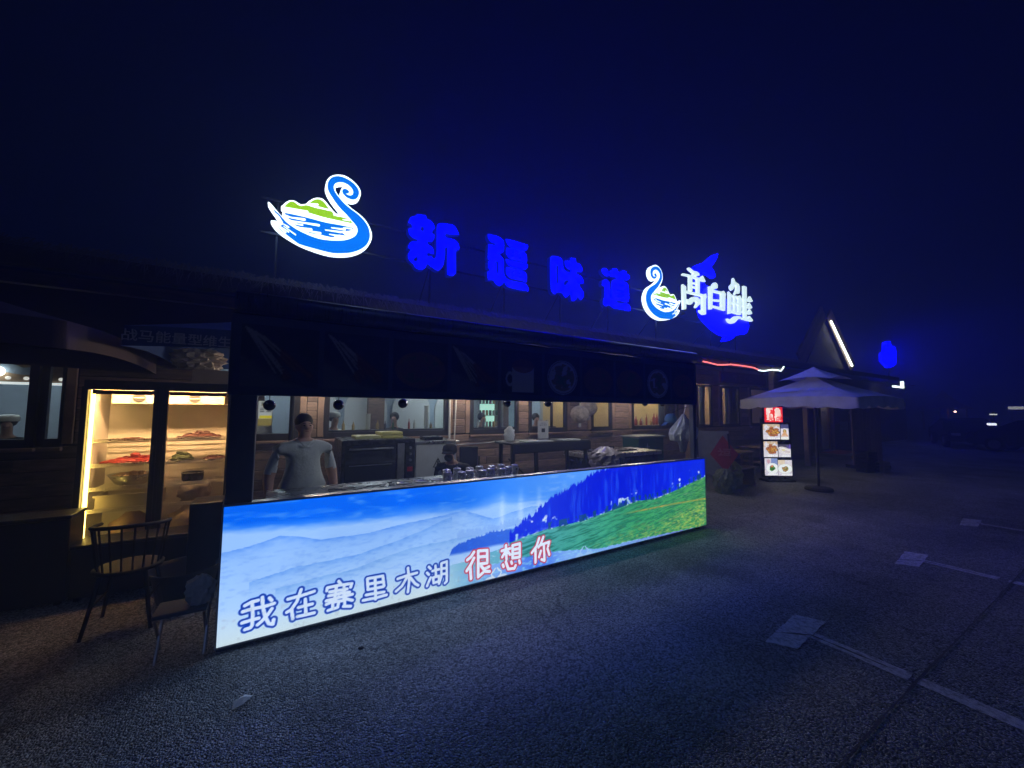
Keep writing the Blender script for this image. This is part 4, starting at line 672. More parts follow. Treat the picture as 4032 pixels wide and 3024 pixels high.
# steel mugs
def mug():
    t=thing('steel_mug','','mug',(0,0,0),0,'steel mugs on the counter')
    MB().lathe([(.041,0),(.043,.003),(.043,.108),(.045,.112),(.045,.116),(.030,.122),(.006,.124)],n=20).build('cup',SS,t,True)
    MB().tube([(.042,0,.09),(.068,0,.088),(.074,0,.06),(.066,0,.03),(.042,0,.026)],.006,6).build('handle',SS,t,True)
    MB().lathe([(.010,.124),(.012,.130),(.004,.134)],n=10).build('lid_knob',SSD,t,True)
    return t
m0=mug(); spots=[(1.56,3.86),(1.70,3.80),(1.82,3.86),(1.95,3.80),(2.08,3.86),(2.20,3.80),(1.62,4.02),(1.76,4.06),(1.90,4.02),(2.05,4.08),(2.19,4.04),(2.33,3.88),(2.34,4.08),(2.47,3.98)]
for i,(x,y) in enumerate(spots):
    lb='lidded stainless steel mug in the cluster on the steel counter'
    o=m0 if i==0 else dup(m0); o.location=(x,y,.976); o.rotation_euler=(0,0,random.uniform(-1,.6)); o['label']=lb
# oven
ov=thing('oven','black box oven with steel tray edges standing behind the man','oven',(0,0,0))
MB().bevbox(.70,1.62,5.15,5.85,.02,1.36,.012).build('body',BLKENAMEL,ov)
dr=MB().bevbox(.74,1.36,5.125,5.149,.45,1.30,.008).build('door',mat('oven_glass',(.01,.01,.012),.08,spec=.6),ov)
MB().tube([(.78,5.10,1.25),(1.32,5.10,1.25)],.011,8).build('handle',SS,dr,True)
for x in (.80,1.30): MB().box(x-.008,x+.008,5.10,5.125,1.24,1.26).build('handle_stub',SS,dr)
for z in (.66,.84,1.04): MB().box(.79,1.31,5.118,5.1245,z,z+.010).build('rack_edge',SSD,dr)
MB().bevbox(1.38,1.47,5.130,5.149,.5,1.30,.004).build('steel_strip',SSD,ov)
cp=MB().bevbox(1.485,1.61,5.13,5.149,.5,1.32,.004).build('control_panel',BLKENAMEL,ov)
MB().box(1.51,1.58,5.126,5.1295,.93,.99).build('red_button_block',mat('red_plastic',(.4,.02,.03),.4),cp)
for z in (1.08,1.16,1.24): MB().lathe([(.018,-.012),(.018,.012)],(0,0,0),12).build('knob',SSD,cp).matrix_world=Matrix.Translation((1.545,5.118,z))@Matrix.Rotation(rad(90),4,'X')
for i,(x0,x1,y,z,c,lb) in enumerate([(.88,1.20,5.30,1.362,(.55,.55,.25),'long pale yellow box lying on top of the black oven'),(1.22,1.50,5.32,1.362,(.60,.55,.16),'yellow flat tray on the oven, under another tray'),(1.20,1.50,5.34,1.405,(.62,.58,.20),'topmost yellow flat tray stacked on the oven')]):
    tag(MB().bevbox(x0,x1,y,y+.32,z,z+.038,.006).build('food_tray',mat('tray_yellow_%d'%i,c,.45,noise=.1,nscale=8)),lb,'tray')
# white cabinet with a triangular warning mark
cb=thing('white_cabinet','white metal cabinet with a black triangular warning mark beside the oven','cabinet',(0,0,0))
MB().bevbox(1.78,2.42,5.62,6.2,.02,1.24,.012).build('body',mat('white_enamel',(.55,.58,.58),.35,noise=.08,nscale=5),cb)
MB().bevbox(1.74,2.46,5.58,6.24,1.241,1.275,.006).build('top',SS,cb)
tri=[(2.04,.88),(2.20,.88),(2.12,1.02)]; tin=[(2.06,.89),(2.18,.89),(2.12,.995)]
MB().prism([tri,list(reversed(tin))],5.612,5.6185).build('warning_mark',mat('mark_black',(.01,.01,.01),.5),cb)
MB().prism([[(2.112,.925),(2.128,.925),(2.13,.97),(2.11,.97)]],5.612,5.6185).build('warning_mark',MATS['mark_black'],cb)
tag(MB().bevbox(1.95,2.25,5.75,6.0,1.276,1.33,.012).build('black_tray',BLKENAMEL),'flat black tray on top of the white cabinet','tray')
# pipes against the wall
for x,lean,lb in ((2.66,0,'upright white plastic pipe standing against the plank wall'),(2.78,-.06,'thin white pipe leaning against the plank wall beside an upright one')):
    t=tag(MB().tube([(x+lean,6.50,.0),(x+.02*(lean!=0),6.515,2.48)],.022 if lean==0 else .012,8).build('pipe',mat('white_pvc',(.7,.71,.66),.4)),lb,'pipe')
tag(MB().tube([(2.5,6.53,1.10),(3.0,6.535,1.12),(3.5,6.53,1.13),(3.6,6.53,1.15),(4.4,6.53,1.165),(4.5,6.53,1.165)],.008,6).build('cable',mat('white_cable',(.55,.55,.55),.5)),'pale cable run along the plank wall under the windows','cable')
# black trestle table with white bottles etc.
tb=thing('trestle_table','tall black trestle table with folded side aprons in the stall','table',(0,0,0))
BW=mat('black_wood',(.014,.013,.015),.5,noise=.2,nscale=12)
MB().bevbox(2.82,4.28,4.62,5.12,1.255,1.285,.006).build('tabletop',BW,tb)
MB().bevbox(2.82,4.28,4.60,4.619,1.14,1.27,.004).build('apron',BW,tb)
for (x,y,dx,dy) in ((2.86,4.66,-.0,-.02),(3.24,4.64,.04,-.02),(4.2,4.66,.10,-.02),(2.9,5.06,0,.03),(4.16,5.06,.08,.03)):
    MB().tube([(x,y,1.254),(x+dx,y+dy,0)],.032,4).build('leg',BW,tb)
MB().tube([(2.88,4.80,1.05),(3.22,4.80,.75)],.012,6).build('brace',BW,tb)
for x0,x1,lb in ((3.05,3.55,'long white runner cloth folded on the black trestle table'),(3.72,4.08,'short white runner cloth folded on the black trestle table')):
    tag(MB().bevbox(x0,x1,4.615,4.80,1.286,1.306,.008).build('cloth_runner',mat('runner',(.55,.58,.55),.8,noise=.1)),lb,'cloth')
sg=thing('counter_card','small standing price card with dark print on the trestle table','card',(3.60,4.95,1.286),rad(-12))
MB().bevbox(-.09,.09,-.006,.006,.02,.30,.002).build('card',mat('card_white',(.5,.5,.48),.6),sg); MB().box(-.10,.10,-.05,.05,0,.02).build('base',BW,sg)
marks(sg,0,.262,4,.018,mat('mark_black',(.01,.01,.01),.5),-.0078,3); marks(sg,0,.232,4,.024,MATS['mark_black'],-.0078,4,pitch=1.4)
MB().box(-.03,.03,-.0072,-.0062,.12,.18).build('print_block',MATS['mark_black'],sg)
def bag_mesh(w,d,h,seed,n=18,m=9,neck=.25,tie=.75):
    g=random.Random(seed); mb=MB(); vs=[]; fs=[]
    for i in range(m+1):
        t=i/m; r=(math.sin(min(1,t/.6)*math.pi*.5)*.35+.65)*(1-t*.25) if t<tie else (1-(tie)*.25)*(1-(t-tie)/(1-tie))*(1-neck)+neck
        for k in range(n):
            a=6.28318*k/n; q=r*(1+.16*math.sin(k*3.1+i*1.3+seed)+g.uniform(-.08,.08)); vs.append((w*q*math.cos(a),d*q*math.sin(a),h*t+g.uniform(-.01,.01)*(0<i)))
    for i in range(m):
        for k in range(n): fs.append((i*n+k,i*n+(k+1)%n,(i+1)*n+(k+1)%n,(i+1)*n+k))
    fs+=[tuple(range(n-1,-1,-1)),tuple(range(m*n,(m+1)*n))]; return mb.add(vs,fs)
WB=plastic_bag_mat('white_plastic_bag',(.86,.88,.85)); BB=plastic_bag_mat('brown_plastic_bag',(.40,.34,.30))
tag(bag_mesh(.09,.07,.22,3).build('white_pouch',WB,None,True,(2.98,4.95,1.286)),'white plastic pouch standing at the left end of the trestle table','bag')
tag(bag_mesh(.26,.18,.34,5).build('knotted_bag',BB,None,False,(3.96,3.98,.905)),'knotted pale plastic bag on the low bench behind the panel','bag')
lb_=thing('low_bench','low dark steel bench behind the forest end of the lit panel','bench',(0,0,0))
MB().bevbox(3.0,5.2,3.72,4.25,.87,.905,.006).build('bench_top',SSD,lb_)
for x in (3.06,5.14):
    for y in (3.78,4.19): MB().box(x-.025,x+.025,y-.025,y+.025,0,.87).build('leg',SSD,lb_)
# grill counter with lid
gc=thing('grill_counter','steel flat grill counter with a dark lid handle on top','grill',(0,0,0))
MB().bevbox(4.45,6.2,4.75,5.5,.95,1.02,.008).build('grill_top',SS,gc); MB().box(4.5,6.15,4.8,5.45,.06,.949).build('cabinet',BLKENAMEL,gc)
ld=MB().bevbox(4.75,5.75,4.95,5.4,1.021,1.045,.006).build('lid',BLKENAMEL,gc)
MB().tube([(5.0,5.1,1.045),(5.0,5.1,1.10),(5.3,5.1,1.10),(5.3,5.1,1.045)],.012,6).build('handle',BLKENAMEL,ld)
for x in (4.55,6.1):
    for y in (4.85,5.4): MB().box(x-.03,x+.03,y-.03,y+.03,0,.06).build('leg',BLKENAMEL,gc)
# hanging straw balls
for i,(x,y,z,r,lb) in enumerate([(4.30,4.88,1.69,.155,'round woven straw lantern hanging on a string of two, the lower one'),(4.58,4.98,1.80,.155,'round woven straw lantern hanging half behind another one')]):
    t=thing('straw_lantern',lb,'lantern',(x,y,z),0,'straw lanterns in the stall')
    MB().ball((0,0,0),r,24,14,(1,1,.93),.02).build('globe',mat('woven_straw',(.36,.29,.23),.85,noise=.35,nscale=14,bump=.8,bscale=38),t)
    MB().tube([(0,0,r*.9),(0,0,.9)],.006,5).build('string',mat('string',(.5,.5,.45),.8),t)
    MB().tube([(0,0,-r*.92),(0,0,-r*.92-.07)],.022,8).build('tassel',mat('tassel_grey',(.30,.29,.28),.8),t)
# overhead pole carrying lanterns
cr=thing('cross_pole','dark pole spanning from the canopy to the plank wall above the stall','pole',(0,0,0))
MB().tube([(4.30,3.6,2.52),(4.30,6.56,2.60)],.02,8).build('pole',DARKM,cr); MB().tube([(4.58,3.6,2.50),(4.58,6.56,2.68)],.02,8).build('pole',DARKM,cr)
MB().tube([(4.28,3.64,2.52),(4.60,3.64,2.50)],.012,6).build('tie_bar',DARKM,cr)
# green box
gb=thing('green_box','dark green cool box with a white printed mark behind the grill','cool box',(0,0,0))
MB().bevbox(6.45,7.25,5.5,5.95,.60,1.18,.02).build('body',mat('dark_green',(.015,.07,.06),.5,noise=.2,nscale=6),gb); MB().bevbox(6.42,7.28,5.47,5.98,1.181,1.225,.015).build('lid',mat('lid_grey',(.22,.25,.25),.5),gb)
marks(gb,6.72,1.0,1,.16,mat('faded_print',(.30,.36,.36),.6),5.496,9); marks(gb,6.80,.80,3,.10,MATS['faded_print'],5.496,10)
MB().box(6.5,7.2,5.52,5.93,0,.599).build('stand',BW,gb)
# bag and cap hanging at the right post
hb=thing('carrier_bags','bunch of white plastic carrier bags hanging at the end of the stall','bag',(5.50,3.80,1.28))
mbb=MB(); n=22; vs=[]; fs=[]; g=random.Random(4)
prof=[(0,.05,-.16),(.03,.075,-.06),(.06,.085,.0),(.15,.20,.02),(.17,.24,.12),(.15,.215,.20),(.11,.14,.28),(.05,.06,.36),(.022,.03,.42)]
for i,(d_,w_,z_) in enumerate(prof):
    for k in range(n):
        a=6.28318*k/n; q=1+.14*math.sin(3*k+i)+g.uniform(-.1,.1); vs.append((w_*q*math.cos(a)-.02*(i<3),max(d_,.018)*q*math.sin(a)*.6,z_+g.uniform(-.012,.012)))
for i in range(len(prof)-1):
    for k in range(n): fs.append((i*n+k,i*n+(k+1)%n,(i+1)*n+(k+1)%n,(i+1)*n+k))
fs+=[tuple(range(n-1,-1,-1)),tuple(range((len(prof)-1)*n,len(prof)*n))]
mbb.add([(x*1.3,y*1.2,z*1.0) for x,y,z in vs],fs).build('bag_bunch',WB,hb); MB().tube([(0,0,.41),(-.04,-.06,.52),(-.06,-.09,.575)],.008,6).build('loop',WB,hb)
cpz=thing('hanging_cap','blue cloth cap hanging on a hook by the white carrier bags','cap',(5.36,3.93,1.62))
MB().lathe([(.085,-.05),(.09,0),(.08,.05),(.05,.085),(.005,.095)],n=16).build('crown',mat('blue_cloth',(.05,.12,.2),.85),cpz,True)
MB().add([(-.085,-.02,-.05),(-.16,-.02,-.09),(-.17,.05,-.10),(-.08,.06,-.05),(-.085,-.02,-.043),(-.16,-.02,-.083),(-.17,.05,-.093),(-.08,.06,-.043)],[(0,1,2,3),(7,6,5,4),(0,4,5,1),(1,5,6,2),(2,6,7,3),(3,7,4,0)]).build('brim',MATS['blue_cloth'],cpz)
MB().tube([(0,0,.09),(.02,-.14,.16),(.03,-.31,.20)],.006,5).build('strap',DARKM,cpz)

# ================================================================ things beside the stall's right end
fb=thing('fortune_board','grey board leaning by the stall with a red diamond fortune paper on it','board',(8.35,5.0,0),rad(-38))
RT=Matrix.Rotation(rad(-8),3,'X')
gbm=MB(); gbm.box(-.36,.36,-.01,.01,.36,1.32,RT,(0,0,.0)); gbm.build('board',mat('grey_board',(.30,.30,.31),.7,noise=.15),fb)
q=MB(); q.prism([[(.22,.42),(.52,.80),(.22,1.22),(-.08,.80)]],-.018,-.012); q.v=[tuple(RT@Vector(v)) for v in q.v]; q.build('red_paper',mat('red_paper',(.45,.06,.07),.7,noise=.15,nscale=8),fb)
lt=lettering('character','福',.30,mat('paper_pattern',(.55,.22,.18),.7),fb,(.22,.10,.80),rot=(rad(90+8),0,0),bold=.004); lt.location=(.22,-.020+RT[1][2]*.80,.80*RT[2][2]-.02)
MB().tube([(-.34,.02,.0),(-.34,.16,1.25)],.02,6).build('leg',BW,fb); MB().tube([(.34,.02,.0),(.34,.16,1.25)],.02,6).build('leg',BW,fb)
tag(bag_mesh(.34,.24,.62,9,22,9,.35,.8).build('grain_sack',mat('woven_sack',(.34,.36,.16),.8,noise=.5,nscale=5,bump=.8,bscale=22),None,False,(8.95,5.02,0)),'yellow-green printed sack standing on the ground by the fortune board','sack')
tag(bag_mesh(.28,.22,.5,13,22,9,.35,.8).build('grain_sack',mat('woven_sack_dull',(.22,.25,.16),.8,noise=.5,nscale=5,bump=.8,bscale=22),None,False,(8.35,4.82,0)),'dull green sack slumped in front of the leaning board','sack')
def picnic(loc,rz,label):
    t=thing('picnic_table',label,'table',loc,rz,'wooden tables by the porch')
    for i in range(4): MB().bevbox(-.75,.75,-.34+.172*i,-.175+.172*i,.72,.755,.006).build('table_slat',PLANK,t)
    for x in (-.6,.6):
        for y in (-.28,.28): MB().bevbox(x-.035,x+.035,y-.035,y+.035,0,.719,.006).build('leg',PLANK,t)
        MB().bevbox(x-.03,x+.03,-.245,.245,.30,.36,.005).build('stretcher',PLANK,t)
    return t
picnic((9.7,5.50,0),rad(4),'dark wooden plank table nearer to the fortune board')
picnic((12.3,5.9,0),rad(-3),'dark wooden plank table behind the lit menu stand')
def bench(loc,rz,label):
    t=thing('wooden_bench',label,'bench',loc,rz,'benches by the porch')
    for i in range(2): MB().bevbox(-.7,.7,-.15+.155*i,-.005+.155*i,.42,.45,.006).build('seat_slat',PLANK,t)
    for x in (-.58,.58): MB().bevbox(x-.03,x+.03,-.13,.13,0,.419,.006).build('leg',PLANK,t)
bench((9.2,5.0,0),rad(4),'dark wooden bench in front of the plank table by the fortune board')

# ================================================================ menu stand
ms=thing('menu_stand','tall backlit menu stand with a red header and six food photos','menu stand',(10.9,4.9,0),rad(-29.4))
K=.19293/153.6
def TX(x): return (x-452)*K
def TZ(y): return 1.873-(y-122)*.19293*(1/154.6)
MB().bevbox(TX(150),TX(752),.0,.09,.10,1.62,.01).build('case',BLKENAMEL,ms)
MB().bevbox(TX(195),TX(592),.0,.07,1.46,1.90,.008).build('header_case',BLKENAMEL,ms)
MB().bevbox(-.36,.36,-.12,.22,.0,.05,.01).build('base',BLKENAMEL,ms)
for x in (-.2,.2): MB().box(x-.02,x+.02,.03,.06,.05,.10).build('foot',BLKENAMEL,ms)
MB().box(-.1,.1,.03,.06,1.5,1.52).build('link',BLKENAMEL,ms)
def paint_tile(kind,seed):
    def f(X,Zv):
        u=(X-X.min())/(X.max()-X.min()); v=(Zv-Zv.min())/(Zv.max()-Zv.min()); n=vnoise(u,v,5,seed); n2=vnoise(u,v,9,seed+3)
        A=np.zeros(X.shape+(3,))+np.array((226,222,228))/255; A=lerp(A,(188,178,200),np.clip(n-.3,0,1)); g=np.random.default_rng(seed)
        def blobs(cx,cy,rx,ry,k,cols,r):
            nonlocal A
            for i in range(k):
                a=g.uniform(0,6.28); q=math.sqrt(g.random()); x=cx+rx*q*math.cos(a); y=cy+ry*q*math.sin(a); c=cols[g.integers(len(cols))]; rr=r*g.uniform(.7,1.3)
                d=np.hypot((u-x)/rr,(v-y)/(rr*.8)); A=lerp(A,[z*.45 for z in c],(d<1.15)*.8); A=lerp(A,c,np.clip((1-d)*3,0,1)); A=lerp(A,(255,225,150),np.clip((.45-np.hypot((u-x+.2*rr)/rr,(v-y-.25*rr)/rr))*3,0,1)*.6)
        OR=[(214,140,48),(198,108,34),(232,170,70),(184,88,40)]
        if kind=='fried':
            A=lerp(A,(206,170,120),((v>.62+.2*u)&(n>.35))*.7); blobs(.56,.50,.36,.26,42,OR,.085)
        elif kind=='fingers':
            A=lerp(A,(60,62,110),(v>.72)*.9); A=lerp(A,(235,228,235),(np.hypot((u-.5)/.48,(v-.45)/.30)<1)*1.); blobs(.5,.52,.18,.12,14,[(236,208,96),(224,186,70)],.09)
            for i in range(7): A=lerp(A,(222,170,120),(seg_dist_uv(u,v,((.5+.02*(i-3),.5),(.5+.13*(i-3),.22)))<.045)*.9)
        elif kind=='fish':
            A=lerp(A,(60,55,75),(v>.66)*.9); A=lerp(A,(110,90,200),((u>.7)&(v>.62)&(n>.4))*.8); e=np.hypot((u-.5)/.55,(v-.52+.25*(u-.5))/.26); A=lerp(A,(240,236,236),(e<1)*1.); A=lerp(A,(150,130,120),((e<.8)&(e>.72))*.7); A=lerp(A,(205,190,190),(np.hypot((u-.55)/.36,(v-.50+.3*(u-.5))/.10)<1)*.8); A=lerp(A,(228,220,150),(np.hypot((u-.42)/.14,(v-.56)/.07)<1)*.8)
        elif kind=='greens':
            A=lerp(A,(90,120,190),((u>.5)&(v>.62))*.7); A=lerp(A,(200,150,160),(np.hypot(u-.3,v-.82)<.12)*.8); A=lerp(A,(240,246,244),(np.hypot((u-.6)/.46,(v-.42)/.30)<1)*1.); blobs(.56,.42,.18,.10,26,[(70,160,40),(120,190,60),(40,120,40)],.07); blobs(.54,.54,.05,.03,4,[(230,140,90)],.06)
        else:
            A=lerp(A,(226,208,178),((u<.5)&(v>.72))*.9); A=lerp(A,(238,246,246),(np.hypot((u-.5)/.52,(v-.45)/.30)<1)*1.); A=lerp(A,(200,190,160),((np.hypot((u-.5)/.52,(v-.45)/.30)<1.04)&(np.hypot((u-.5)/.52,(v-.45)/.30)>.97))*.8); blobs(.5,.44,.19,.12,26,[(206,160,70),(180,130,50),(220,180,110),(120,140,50)],.065)
        # caption characters as white blocks
        if kind!='fingers':
            for i in range(6): A=lerp(A,(250,255,255),((abs(u-(.30+.125*i))<.045)&(abs(v-.085)<.055)&(n2>.32))*1.)
        else: A=lerp(A,(240,244,236),(v<.16)*.9)
        return A
    return f
MP=print_mat('menu_backlit',1.15)
for i,(k,(x0,y0,x1,y1)) in enumerate(zip(['fried','fingers','fried','fish','greens','mixed'],TILES[1:])):
    sheet('food_photo',TX(x0),TX(x1),TZ(y1),TZ(y0),64,58,paint_tile(k,80+(0 if i==2 else i)),MP,ms,y=-.004)
x0,y0,x1,y1=TILES[0]; hd=MB().bevbox(TX(x0),TX(x1),-.014,-.0005,TZ(y1),TZ(y0),.003).build('red_header',mat('menu_red',(.3,.02,.02),.4,emit=lin(236,36,30),estr=1.2),ms)
WT=mat('menu_white',(.6,.6,.6),.4,emit=(1,.93,.82),estr=1.1)
for tx,cx,cz in (('鲜',305,212),('鱼',475,218),('现',310,345),('做',475,345)): lettering('header_character',tx,.185,WT,hd,(TX(cx),-.017,TZ(cz)),bold=.005)

# ================================================================ parasols
def parasol(name,label,loc,rz,sx,sy,ze,zp,val,m,vent=True,scal=0,pole=True,group='square parasols'):
    t=thing(name,label,'parasol',loc,rz,group)
    def canopy(k,ze_,zp_,sag,n=10):
        mb=MB(); vs=[]; fs=[]; cs=[(-1,-1),(1,-1),(1,1),(-1,1)]; rings=8; per=4*n
        for j in range(rings+1):
            s=j/rings
            for e in range(4):
                for i in range(n):
                    u=i/n; a=cs[e]; b=cs[(e+1)%4]; x=a[0]*(1-u)+b[0]*u; y=a[1]*(1-u)+b[1]*u
                    z=zp_-(zp_-ze_)*(s**.9)-sag*math.sin(math.pi*u)*s*.0-sag*4*u*(1-u)*s*(1-s)*2
                    vs.append((x*s*k*sx/2,y*s*k*sy/2,z+(.05*4*u*(1-u)*(s**3))))
        for j in range(rings):
            for i in range(per): fs.append((j*per+i,j*per+(i+1)%per,(j+1)*per+(i+1)%per,(j+1)*per+i))
        return mb.add(vs,fs),vs[-per:],per
    mb,rim,per=canopy(1,ze,zp,.05); cano=mb.build('canopy',m,t,True)
    vl=MB(); vs=[]; fs=[]
    P=per*4
    for i in range(P):
        f=i/4; a=Vector(rim[int(f)%per]); b=Vector(rim[(int(f)+1)%per]); p=a.lerp(b,f-int(f)); vs.append(tuple(p)); o=Vector((p.x,p.y,0)).normalized()*.012
        vs.append((p.x+o.x,p.y+o.y,p.z-val-scal*abs(math.sin(f*math.pi*.5))))
    for i in range(P): j=(i+1)%P; fs.append((2*i,2*i+1,2*j+1,2*j))
    vl.add(vs,fs).build('valance',m,t,True)
    if vent:
        mb,_,_=canopy(.46,zp-(zp-ze)*.22,zp+.19,.0); mb.build('vent_cap',m,t,True)
    if pole:
        MB().tube([(0,0,.06),(0,0,zp+.08)],.026,10).build('pole',DARKM,t); MB().lathe([(.26,0),(.27,.03),(.24,.07),(.06,.09)],n=20).build('base',mat('parasol_base',(.08,.08,.08),.8,noise=.2),t)
        for a in (45,135,225,315): 
            c,s_=math.cos(rad(a))*1.4,math.sin(rad(a))*1.4; MB().tube([(0,0,zp-.02),(c*sx*.49,s_*sy*.49,ze-.015)],.009,5).build('rib',ALU,t)
    return t
U_GREY=cloth_tr('parasol_grey',(.75,.74,.76)); U_BLUE=cloth_tr('parasol_blue',(.02,.05,.16)); U_DARK=cloth_tr('parasol_maroon',(.09,.055,.05))
th8=rad(8)
px_=parasol('parasol','grey two-tier square parasol with scalloped edge above the menu stand',(10.48,3.90,0),rad(-8),1.7,2.4,2.04,2.60,.20,U_GREY,True,.04)
PPM=mat('parasol_print',(.62,.66,.95),.8)
lgm=MB(); lgm.prism([[(-.42,-.05),(-.34,.03),(.02,.09),(.30,.08),(.26,-.07),(-.30,-.09)]],-.002,.0); lo=lgm.build('printed_patch',PPM,px_); lo.location=(-.58,.25,2.245); lo.rotation_euler=(rad(-61),0,rad(-90))
lgm=MB()
for k in range(7): lgm.prism([[(.45+.07*k,-.08+.03*(k%3)),(.50+.07*k,-.08+.03*(k%2)),(.49+.07*k,.07-.02*(k%3)),(.46+.07*k,.06)]],-.002,.0)
lo=lgm.build('printed_patch',PPM,px_); lo.location=(-.58,.25,2.245); lo.rotation_euler=(rad(-61),0,rad(-90))
pb=parasol('parasol','dark blue square parasol printed with white lettering over the man',(.22,5.40,0),0,2.62,2.2,2.42,2.88,.17,U_BLUE,False)
lettering('valance_print','战马能量型维生素饮料',.105,mat('white_print',(.26,.28,.34),.8),pb,(-.80,-1.118,2.335),bold=.001,align='CENTER',rot=(rad(90),0,rad(0)))
for ch in kids(pb):
    if ch.name.startswith(('pole','base')): ch.location=(-.06,-.05,0)
parasol('parasol','dark maroon square parasol beside the glass-door fridge',(-2.85,5.15,0),0,3.1,2.4,2.36,2.95,.20,U_DARK,False)

# ================================================================ glass-door fridge
fr=thing('display_fridge','tall two-door glass display fridge glowing orange inside','fridge',(-1.06,5.6,0))
FB=mat('fridge_black',(.015,.015,.018),.35,noise=.12,nscale=10); FW=mat('fridge_liner',(.86,.82,.74),.55,noise=.1,nscale=6)
w=.62
for nm,b,m in (('side_wall',(-w,-w+.04,.0,.62,.06,2.03),FB),('side_wall',(w-.04,w,.0,.62,.06,2.03),FB),('top_panel',(-w+.04,w-.04,0,.62,1.94,2.03),FB),('plinth',(-w+.04,w-.04,0,.62,.06,.20),FB),('back_wall',(-w+.04,w-.04,.58,.62,.20,1.94),FW),('side_liner',(-w+.041,-w+.05,.03,.579,.201,1.939),FW),('side_liner',(w-.05,w-.041,.03,.579,.201,1.939),FW),('top_liner',(-w+.051,w-.051,.03,.579,1.93,1.939),FW)):
    MB().box(*b).build(nm,m,fr)
FG=glass_mat('fridge_glass',(.97,.95,.92))
for s,(a,b) in enumerate(((-.575,-.075),(.045,.575))):
    d=MB()
    for q in ((a-.045,a,.20,1.96),(b,b+.045,.20,1.96),(a,b,1.93,1.96),(a,b,.20,.23)): d.box(q[0],q[1],-.045,-.005,q[2],q[3])
    do=d.build('door',FB,fr); MB().box(a,b,-.03,-.022,.23,1.93).build('door_glass',FG,do)
    MB().tube([((b+.022) if s==0 else (a-.022),-.075,.95),((b+.022) if s==0 else (a-.022),-.075,1.35)],.01,6).build('handle',DARKM,do)
    for z in (.97,1.33): MB().box(((b+.022) if s==0 else (a-.022))-.006,((b+.022) if s==0 else (a-.022))+.006,-.075,-.045,z-.006,z+.006).build('handle_stub',DARKM,do)
MB().box(-.029,-.001,-.043,-.003,.20,1.96).build('mullion',FB,fr)
MB().box(-.568,-.540,.012,.03,.30,1.915).build('led_strip',mat('amber_led',(.8,.6,.3),.4,emit=(1.0,.72,.16),estr=9),fr)
MB().box(-.555,.555,-.0042,.0025,1.885,1.9295).build('lamp_shield',FB,fr)  # lip added to hide the lamp and stop its light spilling out
MB().box(-.54,.54,.004,.045,1.918,1.9295).build('top_lamp',mat('amber_top',(.8,.6,.3),.4,emit=(1.0,.59,.26),estr=160),fr)  # added fill light, tucked out of view to brighten the fridge inside
ev=MB().bevbox(-.46,.52,.18,.57,1.79,1.925,.006).build('evaporator_box',mat('evaporator_cream',(.66,.58,.46),.5),fr)
for x in (-.24,.24):
    o=MB().lathe([(.052,-.002),(.052,.006)],n=20).build('fan_grille',mat('fan_dark',(.05,.05,.05),.5),ev); o.matrix_local=Matrix.Translation((x,.176,1.858))@Matrix.Rotation(rad(90),4,'X')
    MB().box(x-.05,x+.05,.168,.1715,1.855,1.861).build('fan_blade',FW,ev)
    for q in ((-.06,-.05),(.06,-.05),(-.06,.05),(.06,.05)): MB().ball((x+q[0],.178,1.858+q[1]),.006,6,4).build('screw',FB,ev)
WIRE=mat('shelf_wire',(.75,.70,.62),.4)
for z in (1.385,1.13,.89,.67):
    s=MB(); s.box(-.56,.56,.05,.062,z+.028,z+.034); s.box(-.56,.56,.05,.062,z-.004,z+.004)
    for x in np.arange(-.56,.56,.022): s.box(x,x+.007,.053,.059,z+.004,z+.028)
    for y in np.arange(.09,.57,.045): s.box(-.56,.56,y,y+.006,z-.003,z+.003)
    s.build('wire_shelf',WIRE,fr)
def heap(name,label,cat,loc,rx,ry,h,k,m,r,seed):
    g=random.Random(seed); mb=MB()
    for i in range(k):
        a=g.uniform(0,6.28); q=math.sqrt(g.random()); x=rx*q*math.cos(a); y=ry*q*math.sin(a); z=h*(1-q)*g.uniform(.5,1)+r*.6
        mb.ball((x,y,z),r*g.uniform(.7,1.3),6,4,(g.uniform(.7,1.6),g.uniform(.7,1.3),.7),.2)
    mb.ball((0,0,0.004+h*.3),rx*.85,12,6,(1,ry/rx,h*.35/rx),.05)
    return tag(mb.build(name,m,None,False,loc),label,cat)
FX,FYY=-1.06,5.6
heap('meat_heap','heap of red raw meat strips on the second fridge shelf','meat',(FX-.28,FYY+.28,1.136),.23,.16,.10,70,mat('raw_meat',(.34,.035,.03),.45,noise=.4,nscale=25),.024,1)
heap('meat_pack','dark packed meat on the top fridge shelf','meat',(FX+.30,FYY+.28,1.391),.20,.13,.085,50,mat('dark_meat',(.10,.035,.03),.5,noise=.3,nscale=25),.022,2)
heap('skewer_row','thin row of meat skewers lying flat on the top fridge shelf','meat',(FX-.30,FYY+.3,1.389),.2,.1,.015,30,mat('skewer_meat',(.16,.05,.03),.5,noise=.3,nscale=25),.014,3)
heap('greens_bunch','bunch of leafy greens on the second fridge shelf','vegetables',(FX+.14,FYY+.28,1.136),.10,.12,.12,46,mat('greens',(.09,.12,.05),.6,noise=.4,nscale=25),.022,4)
heap('meat_tray','low dark meat slab at the far end of the second fridge shelf','meat',(FX+.44,FYY+.3,1.136),.10,.12,.05,30,MATS['dark_meat'],.02,5)
bw=thing('steel_bowl','wide steel bowl of chopped food on the third fridge shelf','bowl',(FX-.27,FYY+.28,.895))
MB().lathe([(.09,0),(.14,.03),(.185,.10),(.20,.125),(.205,.128),(.195,.122),(.17,.085),(.02,.08)],n=28).build('bowl',SS,bw,True)
mb=MB(); g=random.Random(3)
